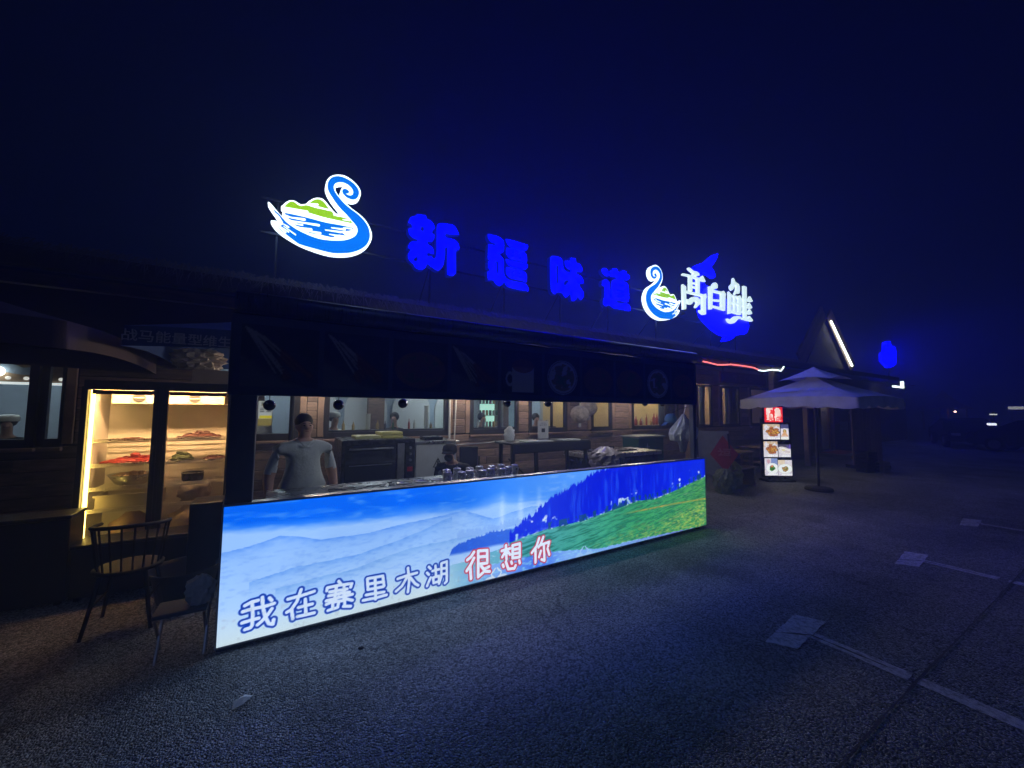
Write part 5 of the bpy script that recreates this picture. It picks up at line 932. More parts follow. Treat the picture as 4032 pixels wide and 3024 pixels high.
for i in range(60): a=g.uniform(0,6.28); q=.16*math.sqrt(g.random()); mb.ball((q*math.cos(a),q*math.sin(a),.112+.035*(1-q/.16)*g.random()),g.uniform(.012,.022),6,4)
mb.build('chopped_food',mat('chopped',(.55,.40,.26),.6,noise=.25,nscale=20),bw)
pt=thing('black_pot','small dark pot with a steel rim on the third fridge shelf','pot',(FX+.25,FYY+.28,.895)); MB().lathe([(.085,0),(.10,.02),(.105,.10),(.11,.105),(.10,.102),(.095,.03),(.01,.028)],n=22).build('pot',BLKENAMEL,pt,True); MB().tube([(.108,0,.102) if k==0 else (.108*math.cos(k*.314),.108*math.sin(k*.314),.102) for k in range(20)],.004,5,True).build('rim',SS,pt)
tbx=thing('plastic_tub','translucent plastic tub on the lowest fridge shelf','tub',(FX-.26,FYY+.28,.675)); CL=mat('tub_plastic',(.62,.55,.45),.35)
for b in ((-.25,.25,-.16,.16,0,.012),(-.25,-.238,-.16,.16,.012,.15),(.238,.25,-.16,.16,.012,.15),(-.238,.238,-.16,-.148,.012,.15),(-.238,.238,.148,.16,.012,.15)): MB().box(*b).build('tub_wall',CL,tbx)
MB().box(-.265,.265,-.175,-.161,.135,.155).build('tub_rim',CL,tbx)
tag(bag_mesh(.17,.12,.22,21).build('food_bag',BB,None,True,(FX+.28,FYY+.27,.676)),'knotted food bag on the lowest fridge shelf, beside the tub','bag')
tag(bag_mesh(.2,.15,.40,22).build('food_bag',plastic_bag_mat('peach_bag',(.6,.42,.3)),None,True,(FX-.25,FYY+.28,.201)),'big pale food bag on the fridge floor, under the tub','bag')
tag(bag_mesh(.22,.15,.42,24).build('food_bag',plastic_bag_mat('tan_bag',(.5,.38,.26)),None,True,(FX+.25,FYY+.28,.201)),'big tan food bag on the fridge floor, under the knotted bag','bag')
# on top of the fridge
cb2=thing('cardboard_box','open pale cardboard box on top of the fridge','box',(FX+.36,FYY+.30,2.031),rad(6)); CARD=mat('cardboard',(.36,.25,.17),.8,noise=.12,nscale=6)
for nm,b in (('box_side',(-.17,.17,-.14,-.13,0,.17)),('box_side',(-.17,.17,.13,.14,0,.17)),('box_side',(-.17,-.16,-.13,.13,0,.17)),('box_side',(.16,.17,-.13,.13,0,.17)),('box_floor',(-.16,.16,-.13,.13,0,.01))): MB().box(*b).build(nm,CARD,cb2)
tag(bag_mesh(.28,.16,.24,31,26,10,.5,.85).build('crumpled_wrap',mat('foil_brown',(.62,.48,.34),.35,.1,noise=.3,nscale=9,bump=.9,bscale=11),None,False,(FX+.24,FYY+.28,2.205)),'crumpled shiny brown packaging on top of the cardboard box','packaging')
# seats and clutter left of the counter
WOODD=mat('chair_wood',(.016,.011,.009),.55,noise=.25,nscale=12)
def chair(loc,rz,label):
    t=thing('spindle_chair',label,'chair',loc,rz,'bentwood chairs left of the counter')
    MB().lathe([(.18,.43),(.215,.44),(.22,.46),(.20,.468),(.02,.46)],n=24,sy=.95).build('seat',WOODD,t,True)
    arc=[(.235*math.cos(rad(a)),.235*math.sin(rad(a)),.79+.03*math.sin(rad(max(0,a)))) for a in range(-25,206,11)]
    MB().tube(arc,[.012]+[.015]*(len(arc)-2)+[.012],8).build('back_rail',WOODD,t,True)
    for a in range(-5,186,19): MB().tube([(.19*math.cos(rad(a)),.18*math.sin(rad(a)),.46),(.234*math.cos(rad(a)),.234*math.sin(rad(a)),.79+.03*math.sin(rad(max(0,a))))],.0075,6).build('spindle',WOODD,t)
    for sx in (-1,1):
        for sy in (-1,1): MB().tube([(sx*.13,sy*.13,.445),(sx*.20,sy*.20,0)],[.017,.012],8).build('leg',WOODD,t,True)
    for sx in (-1,1): MB().tube([(sx*.165,-.165,.22),(sx*.165,.165,.22)],.008,6).build('stretcher',WOODD,t)
chair((-.98,4.42,0),rad(178),'dark bentwood spindle chair in front of the glowing fridge doors')
bk=thing('wash_tub','dark plastic wash tub on the ground left of the counter','tub',(-.66,4.75,0)); MB().lathe([(.20,0),(.25,.25),(.27,.27),(.28,.285),(.26,.28),(.235,.25),(.19,.03),(.01,.025)],n=26).build('tub',mat('tub_dark',(.03,.035,.05),.4),bk,True)
for x0,x1,h,lb in ((-2.25,-1.54,.78,'waist-high black chest standing against the lit edge of the fridge'),(-1.52,-.70,.50,'low black storage chest under the fridge doors behind the spindle chair')):
    q=thing('storage_chest',lb,'chest',(0,0,0)); MB().bevbox(x0,x1,5.08,5.40,.03,h-.035,.01).build('body',FB,q); MB().bevbox(x0-.01,x1+.008,5.07,5.41,h-.034,h,.008).build('lid',FB,q)
    for fx in (x0+.05,x1-.05):
        for fy in (5.12,5.36): MB().box(fx-.02,fx+.02,fy-.02,fy+.02,0,.03).build('foot',FB,q)
bs=thing('dark_cabinet','chest-high dark cabinet between the fridge and the counter end','cabinet',(-.52,5.0,0)); MB().bevbox(-.16,.10,-.15,.2,.02,.82,.01).build('body',FB,bs); MB().box(-.15,.09,-.14,.19,0,.02).build('foot',FB,bs)
stl=thing('folding_stool','folding metal stool holding a plastic bag at the counter end','stool',(-.50,3.70,0))
MB().bevbox(-.17,.13,-.12,.12,.30,.33,.01).build('seat',mat('stool_grey',(.08,.09,.12),.5),stl)
for x in (-.15,.115):
    MB().tube([(x,-.11,.30),(x,.11,0)],.010,6).build('leg',ALU,stl); MB().tube([(x+.012,.11,.30),(x+.012,-.11,0)],.010,6).build('leg',ALU,stl)
tag(bag_mesh(.10,.08,.19,44).build('carrier_bag',WB,None,False,(-.42,3.68,.331)),'small white plastic bag on the folding stool at the counter end','bag')

# ================================================================ seen through the windows
pbd=thing('price_board','pale price board with dark rows and a yellow band inside the window','board',(0,0,0))
def paint_board(X,Zv):
    u=(X-X.min())/(X.max()-X.min()); v=(Zv-Zv.min())/(Zv.max()-Zv.min()); A=np.zeros(X.shape+(3,))+np.array((210,212,205))/255
    A=lerp(A,(105,105,90),((v>.80)&(v<.97)&(u>.2)&(u<.85))*.9)
    for r in (.72,.65,.58): A=lerp(A,(60,60,62),((abs(v-r)<.018)&(((u>.12)&(u<.42))|((u>.58)&(u<.9))))*.9)
    A=lerp(A,(150,125,40),(v<.28)*.8); A=lerp(A,(250,230,40),((v>.30)&(v<.42)&(u>.08))*1.); return A
sheet('board_print',-.24,-.06,1.48,1.86,40,70,paint_board,print_mat('board_print_m',.55),pbd,y=7.2); MB().box(-.25,-.05,7.203,7.215,1.30,1.87).build('board_back',CEIL,pbd); MB().box(-.18,-.12,7.205,7.24,.03,1.30).build('stand',DARKM,pbd)
CUPW=mat('paper_cup',(.8,.82,.74),.6)
shelf=thing('inside_counter','dark serving counter running along inside the windows','counter',(0,0,0)); MB().bevbox(.7,5.3,6.80,7.02,1.36,1.40,.006).build('counter_top',WOODD,shelf)
for x in (.75,2.2,3.7,5.25): MB().box(x-.03,x+.03,6.84,6.98,.03,1.36).build('leg',WOODD,shelf)
for x,h,lb in ((2.36,.42,'tall stack of white paper cups behind the wide window, the taller one'),(1.34,.27,'shorter stack of white paper cups behind the wide window')):
    t=thing('cup_stack',lb,'cups',(x,6.9,1.401))
    for k in range(int(h/.03)): MB().lathe([(.030,0),(.042,.026),(.044,.029)],(0,0,k*.03),14).build('paper_cup',CUPW,t,True)
def bottle(x,y,z,h,r,m,lb,gp):
    t=tag(MB().lathe([(r*.9,0),(r,.01),(r,h*.58),(r*.45,h*.75),(r*.32,h*.8),(r*.32,h*.97),(r*.36,h),(r*.05,h)],n=12).build('bottle',m,None,True,(x,y,z)),lb,'bottle',gp)
BM=[mat('bottle_%d'%i,c,.25,noise=.1) for i,c in enumerate([(.5,.5,.45),(.05,.12,.06),(.35,.06,.04),(.45,.32,.12),(.12,.12,.14)])]
CN=['clear','green','red','amber','black']
g=random.Random(12)
for i in range(16):
    k=g.randrange(5); x=[.95,1.1,1.5,1.62,1.75,2.05,2.15,2.47,3.3,3.42,3.55,3.8,3.95,4.6,4.95,5.1][i]
    bottle(x,6.9+g.uniform(-.04,.05),1.401,g.uniform(.10,.20),g.uniform(.018,.034),BM[k],'small %s bottle on the counter inside the grey dining room'%CN[k],'bottles inside the windows')
SH2=thing('window_shelf','wooden shelf of sauces inside the warm-lit window','shelf',(0,0,0)); MB().bevbox(7.6,9.9,6.80,7.02,1.34,1.38,.006).build('shelf_board',PLANK,SH2)
for x in (7.7,9.8): MB().box(x-.03,x+.03,6.84,6.98,.03,1.34).build('leg',PLANK,SH2)
for i in range(14):
    k=g.choice([2,2,3,0,2,1]); bottle(7.7+i*.15+g.uniform(-.03,.03),6.9+g.uniform(-.05,.05),1.381,g.uniform(.12,.30),g.uniform(.025,.045),BM[k],'small %s sauce bottle on the shelf inside the warm window'%CN[k],'sauce bottles inside the warm window')
dc=thing('drinks_cooler','lit drinks cooler with cans on pale green shelves inside','cooler',(4.36,8.1,0)); CG=mat('cooler_light',(.6,.8,.7),.5,emit=(.55,1,.78),estr=.9)
MB().box(-.30,.30,.30,.34,.05,2.1).build('back',CG,dc)
for b in ((-.34,-.30,0,.34,.05,2.1),(.30,.34,0,.34,.05,2.1),(-.34,.34,0,.34,2.101,2.15),(-.34,.34,0,.34,.03,.049)): MB().box(*b).build('case',ALU,dc)
for z in (1.35,1.62,1.9): MB().box(-.30,.30,.02,.299,z-.008,z).build('shelf',SSD,dc)
for z in (1.35,1.62,1.9):
    for k in range(6): MB().lathe([(.030,0),(.033,.006),(.033,.115),(.028,.125)],(-.23+k*.092,.12,z),10).build('can',BM[(k+int(z*10))%5],dc,True)
def curtain(x0,x1,z0,z1,y,label,m,seed):
    mb=MB(); vs=[]; fs=[]; n=36; g=random.Random(seed); ph=g.uniform(0,6)
    for i in range(n+1):
        u=i/n; yy=y+.03*math.sin(u*(x1-x0)*45+ph)+.01*math.sin(u*90)
        for z,s in ((z0,.8),((z0+z1)/2,.72),(z1,1)): vs.append((x0+(x1-x0)*u*s,yy,z))
    for i in range(n):
        for k in range(2): fs.append((i*3+k,(i+1)*3+k,(i+1)*3+k+1,i*3+k+1))
    o=mb.add(vs,fs).build('curtain',m,None,True); sm=o.modifiers.new('thick','SOLIDIFY'); sm.thickness=.006; tag(o,label,'curtain','window curtains')
CB=cloth_tr('curtain_blue',(.22,.32,.40)); CDK=cloth_tr('curtain_dark',(.06,.045,.055))
MB().tube([(8.3,6.78,2.5),(15,6.78,2.5)],.012,6).build('curtain_rail',ALU,build)
curtain(8.78,9.02,1.36,2.49,6.78,'narrow blue-grey curtain in the wide warm window',CB,1); curtain(9.04,9.60,1.36,2.49,6.80,'dark curtain drawn at the end of the wide warm window',CDK,2)
curtain(10.62,10.84,1.30,2.49,6.78,'blue-grey curtain in the tall window beyond the stall end',CB,3); curtain(11.98,12.12,1.30,2.49,6.78,'thin blue-grey curtain in the window beside the name board',CB,4); curtain(12.14,12.80,1.30,2.49,6.80,'dark curtain drawn across most of the window beside the name board',CDK,5)
# lamp and light ledge seen through the leftmost window
lg_=thing('lit_ledge','bright white light ledge on brown planks inside the leftmost window','light ledge',(0,0,0))
MB().bevbox(-4.6,-2.0,7.30,7.36,2.06,2.60,.01).build('plank_front',mat('lit_planks',(.34,.25,.18),.7,noise=.25,nscale=6,stretch=(.4,1,8)),lg_); MB().bevbox(-4.6,-2.0,7.27,7.299,2.025,2.055,.004).build('light_strip',mat('ledge_light',(.7,.7,.7),.5,emit=(.95,1,.95),estr=.9),lg_)
MB().tube([(-4.55,7.33,2.6),(-4.55,7.33,2.78)],.012,6).build('hanger',DARKM,lg_); MB().tube([(-2.05,7.33,2.6),(-2.05,7.33,2.78)],.012,6).build('hanger',DARKM,lg_)
for x in np.arange(-4.5,-2.05,.15): MB().ball((x,7.296,2.105),.022,8,5,(1.2,.4,1)).build('bulb',mat('small_bulb',(.7,.7,.7),.5,emit=(1,.95,.85),estr=.7),lg_)
mbl=MB(); mbl.prism([smooth_poly([(-2.92,2.19),(-2.80,2.16),(-2.68,2.15),(-2.58,2.18),(-2.56,2.22),(-2.64,2.25),(-2.74,2.24),(-2.80,2.27),(-2.92,2.28)],3)],7.292,7.2995); mbl.build('blue_decal',mat('pale_blue_decal',(.30,.42,.62),.6),lg_)
wl_=thing('wall_lamp','small bright globe lamp on the plank ledge inside the leftmost window','lamp',(-2.92,7.25,2.18)); MB().ball((0,0,0),.06,14,9).build('globe',mat('globe_light',(.9,.9,.8),.4,emit=(1,.96,.75),estr=5),wl_,True); MB().box(-.02,.02,.0,.05,-.02,.02).build('arm',DARKM,wl_)
wl2=thing('wall_lamp','small bright spotlight fixed to the plank wall between the leftmost windows','lamp',(-2.27,6.50,2.40)); MB().ball((0,0,0),.03,12,8,(1.2,.8,1)).build('bulb',mat('spot_light',(.9,.9,.8),.4,emit=(1,1,.85),estr=12),wl2,True); MB().box(-.015,.015,.015,.075,-.015,.015).build('arm',DARKM,wl2)

# unseen copies of the leftmost spotlight, assumed and added to brighten the plank wall
for i,(x,lb) in enumerate(((.46,'small spotlight on the plank wall over the oven, behind the canopy front'),(2.88,'small spotlight on the plank wall over the white pipes, behind the canopy front'),(4.36,'small spotlight on the plank wall by the straw lanterns, behind the canopy front'),(7.05,'small spotlight on the plank wall over the green box, behind the canopy front'))):
    q=dup(wl2,(x,6.14,2.24),0,lb)
    for ch in kids(q):
        if ch.name.startswith('bulb'): ch.data=ch.data.copy(); ch.scale=(1.7,1.7,1.7); ch.data.materials[0]=mat('wall_spot',(.9,.9,.8),.4,emit=(1,.88,.74),estr=230)
    MB().box(-.012,.012,.07,.45,-.012,.012).build('stem',DARKM,q)
for x,lb in ((1.75,'bare bulb hung behind the canopy front over the steel mugs'),(4.05,'bare bulb hung behind the canopy front over the trestle table')):  # assumed bulbs, unseen; added to light the kitchen, mugs and man from the front
    q=thing('canopy_bulb',lb,'bulb',(x,3.80,2.10),0,'bulbs behind the canopy front'); MB().ball((0,0,0),.04,12,8).build('bulb',mat('bulb_light',(.9,.9,.8),.4,emit=(.92,.95,1),estr=300),q,True); MB().tube([(0,0,.035),(0,-.12,.38),(0,-.19,.40)],.008,6).build('cord',DARKM,q)

# tall wooden screen and crates past the parasol
sc_=thing('tall_screen','tall dark plank screen standing on the ground past the parasol','screen',(16.1,4.65,0),rad(-17))
for i in range(8): MB().bevbox(-.62+.156*i,-.47+.156*i,-.02,.02,.10,1.95,.006).build('plank',PLANK,sc_)
for z in (.3,1.7): MB().bevbox(-.62,.63,.021,.06,z,z+.09,.005).build('rail',PLANK,sc_)
for x in (-.55,.55): MB().box(x-.04,x+.04,-.25,.25,0,.099).build('foot',BW,sc_)
for i,(x,y,z,lb) in enumerate(((15.0,4.35,0,'dark plastic crate on the ground before the plank screen'),(15.02,4.37,.301,'dark plastic crate stacked on another before the plank screen'),(15.5,4.2,0,'pale plastic sack crate lying alone by the plank screen'))):
    q=thing('crate',lb,'crate',(x,y,z),rad(-20+9*i)); m=[DARKM,DARKM,mat('pale_crate',(.3,.3,.27),.6,noise=.15)][i]
    MB().box(-.22,.22,-.15,.15,0,.02).build('floor',m,q)
    for s in (-1,1):
        for k in range(3): MB().box(-.22,.22,s*.15-.008,s*.15+.008,.02+.095*k,.095+.095*k).build('slat',m,q); MB().box(s*.22-.008,s*.22+.008,-.141,.141,.02+.095*k,.095+.095*k).build('slat',m,q)

# ================================================================ people
def skin_body(name, joints, edges, root, mats, classify, parent, sub=2, shape=None):
    names=list(joints); me=bpy.data.meshes.new(name); me.from_pydata([joints[k][0] for k in names],[(names.index(a),names.index(b)) for a,b in edges],[])
    o=bpy.data.objects.new('tmp_body',me); C.objects.link(o)
    sk=o.modifiers.new('skin','SKIN'); sk.branch_smoothing=.6; sk.use_smooth_shade=True
    su=o.modifiers.new('sub','SUBSURF'); su.levels=sub; su.render_levels=sub
    for i,k in enumerate(names):
        r=joints[k][1]; r=r if isinstance(r,tuple) else (r,r); d=me.skin_vertices[0].data[i]; d.radius=r; d.use_root=(k==root)
    dg=bpy.context.evaluated_depsgraph_get(); dg.update(); m2=bpy.data.meshes.new_from_object(o.evaluated_get(dg)); bpy.data.objects.remove(o); bpy.data.meshes.remove(me)
    m2.name=name; m2.materials.clear()
    for m in mats: m2.materials.append(m)
    if shape:
        for v in m2.vertices: v.co=Vector(shape(v.co))
    for p in m2.polygons: p.material_index=classify(p.center); p.use_smooth=True
    b=bpy.data.objects.new(name,m2); C.objects.link(b); b.parent=parent; return b
SKIN=mat('skin',(.42,.25,.18),.55,noise=.1,nscale=20); HAIR=mat('hair',(.012,.010,.010),.6,noise=.2,nscale=60)
def head_parts(t, hz, hy=0, hx=0, r=.1, hair=True, eyes=True):
    if hair:
        mb=MB(); mb.ball((hx,hy+.036,hz+.040),r*.98,16,10,(.88,.94,.90),.03); mb.build('hair',HAIR,t,True)
    if eyes:
        for s in (-1,1):
            MB().ball((hx+s*.030,hy-.088,hz-.002),.0085,8,6,(1.3,.6,.8)).build('eye',mat('eye_dark',(.02,.02,.02),.2),t,True)
            MB().ball((hx+s*.031,hy-.090,hz+.017),.010,8,5,(1.7,.5,.35)).build('eyebrow',HAIR,t,True)
        MB().ball((hx,hy-.090,hz-.062),.012,8,5,(1.8,.5,.4)).build('mouth',mat('lips',(.25,.09,.08),.5),t,True)
def standing(t, shirt, trousers, h=1.70):
    k=h/1.72; j={'pelvis':((0,0,.95*k),.135),'waist':((0,-.03,1.08*k),.155),'chest':((0,0,1.28*k),.14),'neckb':((0,.01,1.43*k),(.10,.075)),'neck':((0,0,1.49*k),(.058,.06)),'jaw':((0,-.015,1.555*k),(.070,.078)),'head':((0,0,1.63*k),(.078,.095)),'top':((0,.005,1.69*k),(.055,.065)),'nose':((0,-.105,1.60*k),(.013,.013))}
    e=[('pelvis','waist'),('waist','chest'),('chest','neckb'),('neckb','neck'),('neck','jaw'),('jaw','head'),('head','top'),('head','nose')]
    for s,n in ((-1,'l'),(1,'r')):
        j.update({n+'ear':((s*.088,.012,1.60*k),(.010,.020)),n+'sh':((s*.205,.01,1.375*k),(.086,.080)),n+'el':((s*.305,.03,1.12*k),(.058,.058)),n+'wr':((s*.315,-.05,.88*k),(.038,.036)),n+'palm':((s*.31,-.065,.81*k),(.036,.02)),n+'hip':((s*.095,0,.88*k),(.092,.095)),n+'kn':((s*.11,-.01,.49*k),(.062,.065)),n+'an':((s*.115,.02,.09),(.042,.048)),n+'toe':((s*.13,-.15,.035),(.045,.03))})
        e+= [('head',n+'ear'),('neckb',n+'sh'),(n+'sh',n+'el'),(n+'el',n+'wr'),(n+'wr',n+'palm'),('pelvis',n+'hip'),(n+'hip',n+'kn'),(n+'kn',n+'an'),(n+'an',n+'toe')]
        for f,(dx,L) in enumerate(((-.024,.075),(-.009,.09),(.007,.085),(.021,.065))):
            j[n+'f%d'%f]=((s*(.31)+dx*.3,-.065+dx,.775*k),.0095); j[n+'g%d'%f]=((s*(.305)+dx*.3,-.07+dx,.775*k-L*.5),.0085); j[n+'h%d'%f]=((s*(.298)+dx*.3,-.078+dx,.775*k-L),.007)
            e+=[(n+'palm',n+'f%d'%f),(n+'f%d'%f,n+'g%d'%f),(n+'g%d'%f,n+'h%d'%f)]
        j[n+'t1']=((s*.30,-.11,.80*k),.011); j[n+'t2']=((s*.295,-.125,.76*k),.009); e+=[(n+'palm',n+'t1'),(n+'t1',n+'t2')]
    def cl(c):
        z=c.z/k
        if z<.07: return 3
        if z>1.455: return 0
        if abs(c.x)>.215: return 1 if z>1.14 else 0
        return 1 if z>.93 else 2
    return skin_body('body',j,e,'pelvis',[SKIN,shirt,trousers,mat('shoe',(.02,.02,.02),.5)],cl,t,shape=lambda v:(v.x*(1+.60*max(0,min(1,(v.z/k-.86)/.08))*max(0,min(1,(1.46-v.z/k)/.06))*max(0,min(1,(.235-abs(v.x))/.07))),v.y,v.z)), k
t=thing('person','man in a grey polo shirt standing behind the counter beside the oven','person',(.26,4.62,0),rad(14))
SHIRT=mat('polo_grey',(.46,.52,.53),.9,noise=.12,nscale=7,bump=1.0,bscale=7); TRO=mat('trousers_dark',(.02,.02,.025),.8)
b,k=standing(t,SHIRT,TRO,1.67); head_parts(t,1.625*k)
cl=MB()
for s in (-1,1): cl.add([(s*.008,-.088,1.40*k),(s*.075,-.060,1.475*k),(s*.085,-.02,1.485*k),(s*.088,-.06,1.435*k),(s*.045,-.108,1.385*k),(s*.012,-.093,1.395*k),(s*.075,-.055,1.47*k),(s*.09,-.055,1.43*k)],[(0,1,3,4),(1,2,3),(5,6,7)])
cl.build('collar',SHIRT,t,True)
def seated(t, top, h=0, bent=0, arms='table', sub=1):
    """seated figure, seat height .45, looking towards -y, bent > 0 leans forward"""
    c,s=math.cos(bent),math.sin(bent); R=lambda x,y,z:(x,y*c-(z)*s,.55+y*s+z*c)
    j={'pelvis':((0,0,.55),.14),'waist':(R(0,0,.14),.13),'chest':(R(0,0,.34),.135),'neckb':(R(0,.01,.49),(.09,.07)),'neck':(R(0,0,.55),(.056,.058)),'jaw':(R(0,-.02,.62),(.07,.078)),'head':(R(0,-.005,.69),(.078,.094)),'top':(R(0,0,.755),(.05,.06)),'nose':(R(0,-.105,.665),(.013,.013))}
    e=[('pelvis','waist'),('waist','chest'),('chest','neckb'),('neckb','neck'),('neck','jaw'),('jaw','head'),('head','top'),('head','nose')]
    for q,n in ((-1,'l'),(1,'r')):
        j.update({n+'sh':(R(q*.19,.01,.44),(.072,.07)),n+'el':(R(q*.26,-.06,.20),(.045,.045)),n+'wr':(R(q*.15,-.26,.21),(.03,.03)),n+'palm':(R(q*.12,-.33,.22),(.034,.022)),n+'hip':((q*.1,-.06,.52),(.09,.09)),n+'kn':((q*.13,-.45,.50),(.062,.062)),n+'an':((q*.13,-.43,.09),(.042,.045)),n+'toe':((q*.14,-.58,.035),(.042,.03))})
        e+=[('neckb',n+'sh'),(n+'sh',n+'el'),(n+'el',n+'wr'),(n+'wr',n+'palm'),('pelvis',n+'hip'),(n+'hip',n+'kn'),(n+'kn',n+'an'),(n+'an',n+'toe')]
        for f,dx in enumerate((-.022,-.008,.006,.02)):
            j[n+'f%d'%f]=(R(q*.11+dx,-.37,.215),.009); j[n+'h%d'%f]=(R(q*.10+dx,-.42,.20),.0075); e+=[(n+'palm',n+'f%d'%f),(n+'f%d'%f,n+'h%d'%f)]
        j[n+'t1']=(R(q*.075,-.345,.225),.01); e+=[(n+'palm',n+'t1')]
    zn=R(0,0,.53)
    def cl(cc):
        d=Vector((cc.x,cc.y,cc.z-.55)); zl=d.z*c-d.y*s; yl=d.y*c+d.z*s
        if cc.z<.06: return 3
        if zl>.515: return 0
        if abs(cc.x)>.03 and yl<-.24 and zl>.1: return 0
        return 1 if zl>.06 else 2
    b=skin_body('body',j,e,'pelvis',[SKIN,top,TRO,mat('shoe',(.02,.02,.02),.5)],cl,t,sub,lambda v:(v.x*(1+.38*max(0,min(1,(v.z-.5)/.1))*max(0,min(1,(.235-abs(v.x))/.07))*(1 if ((v.z-.55)*c-v.y*s)<.47 else 0)),v.y,v.z)); return b,R(0,0,.69)
def stool_under(x,y,z0,label):
    t=thing('stool',label,'stool',(x,y,z0),0,'stools inside'); MB().lathe([(.15,.40),(.16,.41),(.16,.435),(.15,.44),(.01,.44)],n=16).build('seat',WOODD,t,True)
    for a in (45,135,225,315): MB().tube([(.1*math.cos(rad(a)),.1*math.sin(rad(a)),.40),(.14*math.cos(rad(a)),.14*math.sin(rad(a)),0)],.012,6).build('leg',WOODD,t)
# crouching cook in a black cap
t=thing('person','seated person in black cap and face mask bending over behind the steel mugs','person',(2.28,5.28,0),rad(-40))
DARKC=mat('black_cloth',(.012,.012,.015),.9,noise=.1,nscale=12); b,hd=seated(t,DARKC,bent=.50,sub=2); head_parts(t,hd[2],hd[1],eyes=True)
MB().lathe([(.098,.0),(.102,.04),(.09,.09),(.05,.115),(.005,.12)],(0,hd[1],hd[2]+.005),20).build('cap_crown',DARKC,t,True)
vb=MB(); ar=[(math.sin(rad(a))*.09,-math.cos(rad(a))*.09) for a in range(-60,61,20)]; vs=[]
for dz in (0,.008):
    for (x,y) in ar: vs.append((x,hd[1]+y,hd[2]+.025+dz))
    for (x,y) in ar: vs.append((x*.95,hd[1]+y*1.2-.075,hd[2]-.0+dz))
n=len(ar); fs=[]
for o in (0,2*n):
    for i in range(n-1): fs.append((o+i,o+i+1,o+n+i+1,o+n+i))
for i in range(n-1): fs.append((n+i,n+i+1,3*n+i+1,3*n+i))
vb.add(vs,fs).build('cap_brim',DARKC,t)
mk=MB(); mk.ball((0,hd[1]-.052,hd[2]-.06),.062,12,8,(1,.75,.85)); mk.build('face_mask',DARKC,t,True)
st2=thing('stool','low dark stool under the person in the black cap','stool',(2.28,5.28,0)); MB().bevbox(-.15,.15,-.15,.15,.38,.42,.01).build('seat',WOODD,st2)
for sx in (-1,1):
    for sy in (-1,1): MB().tube([(sx*.12,sy*.12,.38),(sx*.14,sy*.14,0)],.014,6).build('leg',WOODD,st2)
bk2=thing('backrest_chair','black padded chair back standing against the plank wall','chair',(2.68,5.72,0),rad(-20)); MB().bevbox(-.15,.15,-.03,.03,.78,1.16,.02).build('backrest',DARKC,bk2); MB().bevbox(-.2,.2,-.42,0,.42,.47,.02).build('seat',DARKC,bk2)
for sx in (-1,1): MB().tube([(sx*.17,.02,1.0),(sx*.18,.03,0)],.013,6).build('leg',DARKM,bk2); MB().tube([(sx*.17,-.38,.42),(sx*.18,-.40,0)],.013,6).build('leg',DARKM,bk2)
WHITEC=mat('white_cloth',(.7,.72,.68),.85,noise=.08)
for i,(x,y,rz,m,bent,lb) in enumerate([(.86,7.45,20,WHITEC,.05,'diner in white with a white cap at the edge of the wide window'),(1.96,7.6,-25,DARKC,.0,'dark-haired diner in black seen behind the wide window'),(3.78,7.5,10,DARKC,.1,'dark silhouette of a diner behind the open casement window'),(4.93,7.12,-10,mat('grey_cloth',(.35,.36,.36),.85),.15,'diner in a pale grey top behind the window by the yellow wall'),(-3.05,7.9,15,DARKC,.05,'diner with a white cap behind the leftmost window'),(13.35,7.3,0,DARKC,.1,'dark diner behind the window next to the parasol')]):
    dz=.30 if i<4 else .25
    t=thing('person',lb,'person',(x,y,.03+dz),rad(rz)); b,hd=seated(t,m,bent=bent); head_parts(t,hd[2],hd[1],eyes=False)
    if i in (0,4): MB().lathe([(.102,0),(.105,.05),(.09,.085),(.01,.095)],(0,hd[1]+.005,hd[2]+.035),18).build('cap',WHITEC,t,True)
    q=thing('raised_seat','dark boxed bench seat under a diner inside, %s'%['white-capped at the wide window','beside the arches','by the drinks cooler','by the yellow wall','at the leftmost window','by the parasol'][i],'seat',(x,y,.03)); MB().bevbox(-.3,.3,-.16,.3,.0,.42+dz,.01).build('box',WOODD,q); MB().bevbox(-.3,.3,-.75,-.17,0,dz,.01).build('footboard',WOODD,q)

# ================================================================ neighbouring houses to the right
nbh=thing('gabled_restaurant','dark timber restaurant with a steep gable outlined by a white tube light','building',(0,0,0))
DKW=mat('dark_timber',(.075,.05,.04),.65,noise=.3,nscale=4,bump=.3,bscale=18,objrand=.3)
NY=6.95
for z0,z1 in rows(.15,3.3):
    for a,b in ((15.3,19.0),(20.3,24.6)): plank(a,b,z0,z1,nbh,NY,m=DKW)
    if z0>2.25: plank(19.01,20.29,z0,z1,nbh,NY,m=DKW)
MB().box(15.3,18.99,NY+.002,NY+.1,0,3.3).build('wall_core',MATS['wall_dark'],nbh); MB().box(20.31,24.6,NY+.002,NY+.1,0,3.3).build('wall_core',MATS['wall_dark'],nbh); MB().box(18.99,20.31,NY+.002,NY+.1,2.3,3.3).build('wall_core',MATS['wall_dark'],nbh)
for x in (18.93,20.27): MB().box(x,x+.09,NY-.06,NY+.02,.15,2.3).build('door_frame',DKW,nbh)
dd=MB().bevbox(19.6,20.86,NY+.36,NY+.40,.16,2.25,.01).build('door',mat('pale_door',(.55,.52,.48),.6,noise=.1,nscale=4),nbh)
marks(dd,20.35,1.95,3,.22,mat('sticker',(.70,.74,.82),.6),NY+.356,21,'sticker'); marks(dd,20.35,1.72,3,.2,mat('sticker_blue',(.10,.14,.26),.6),NY+.356,22,'sticker')
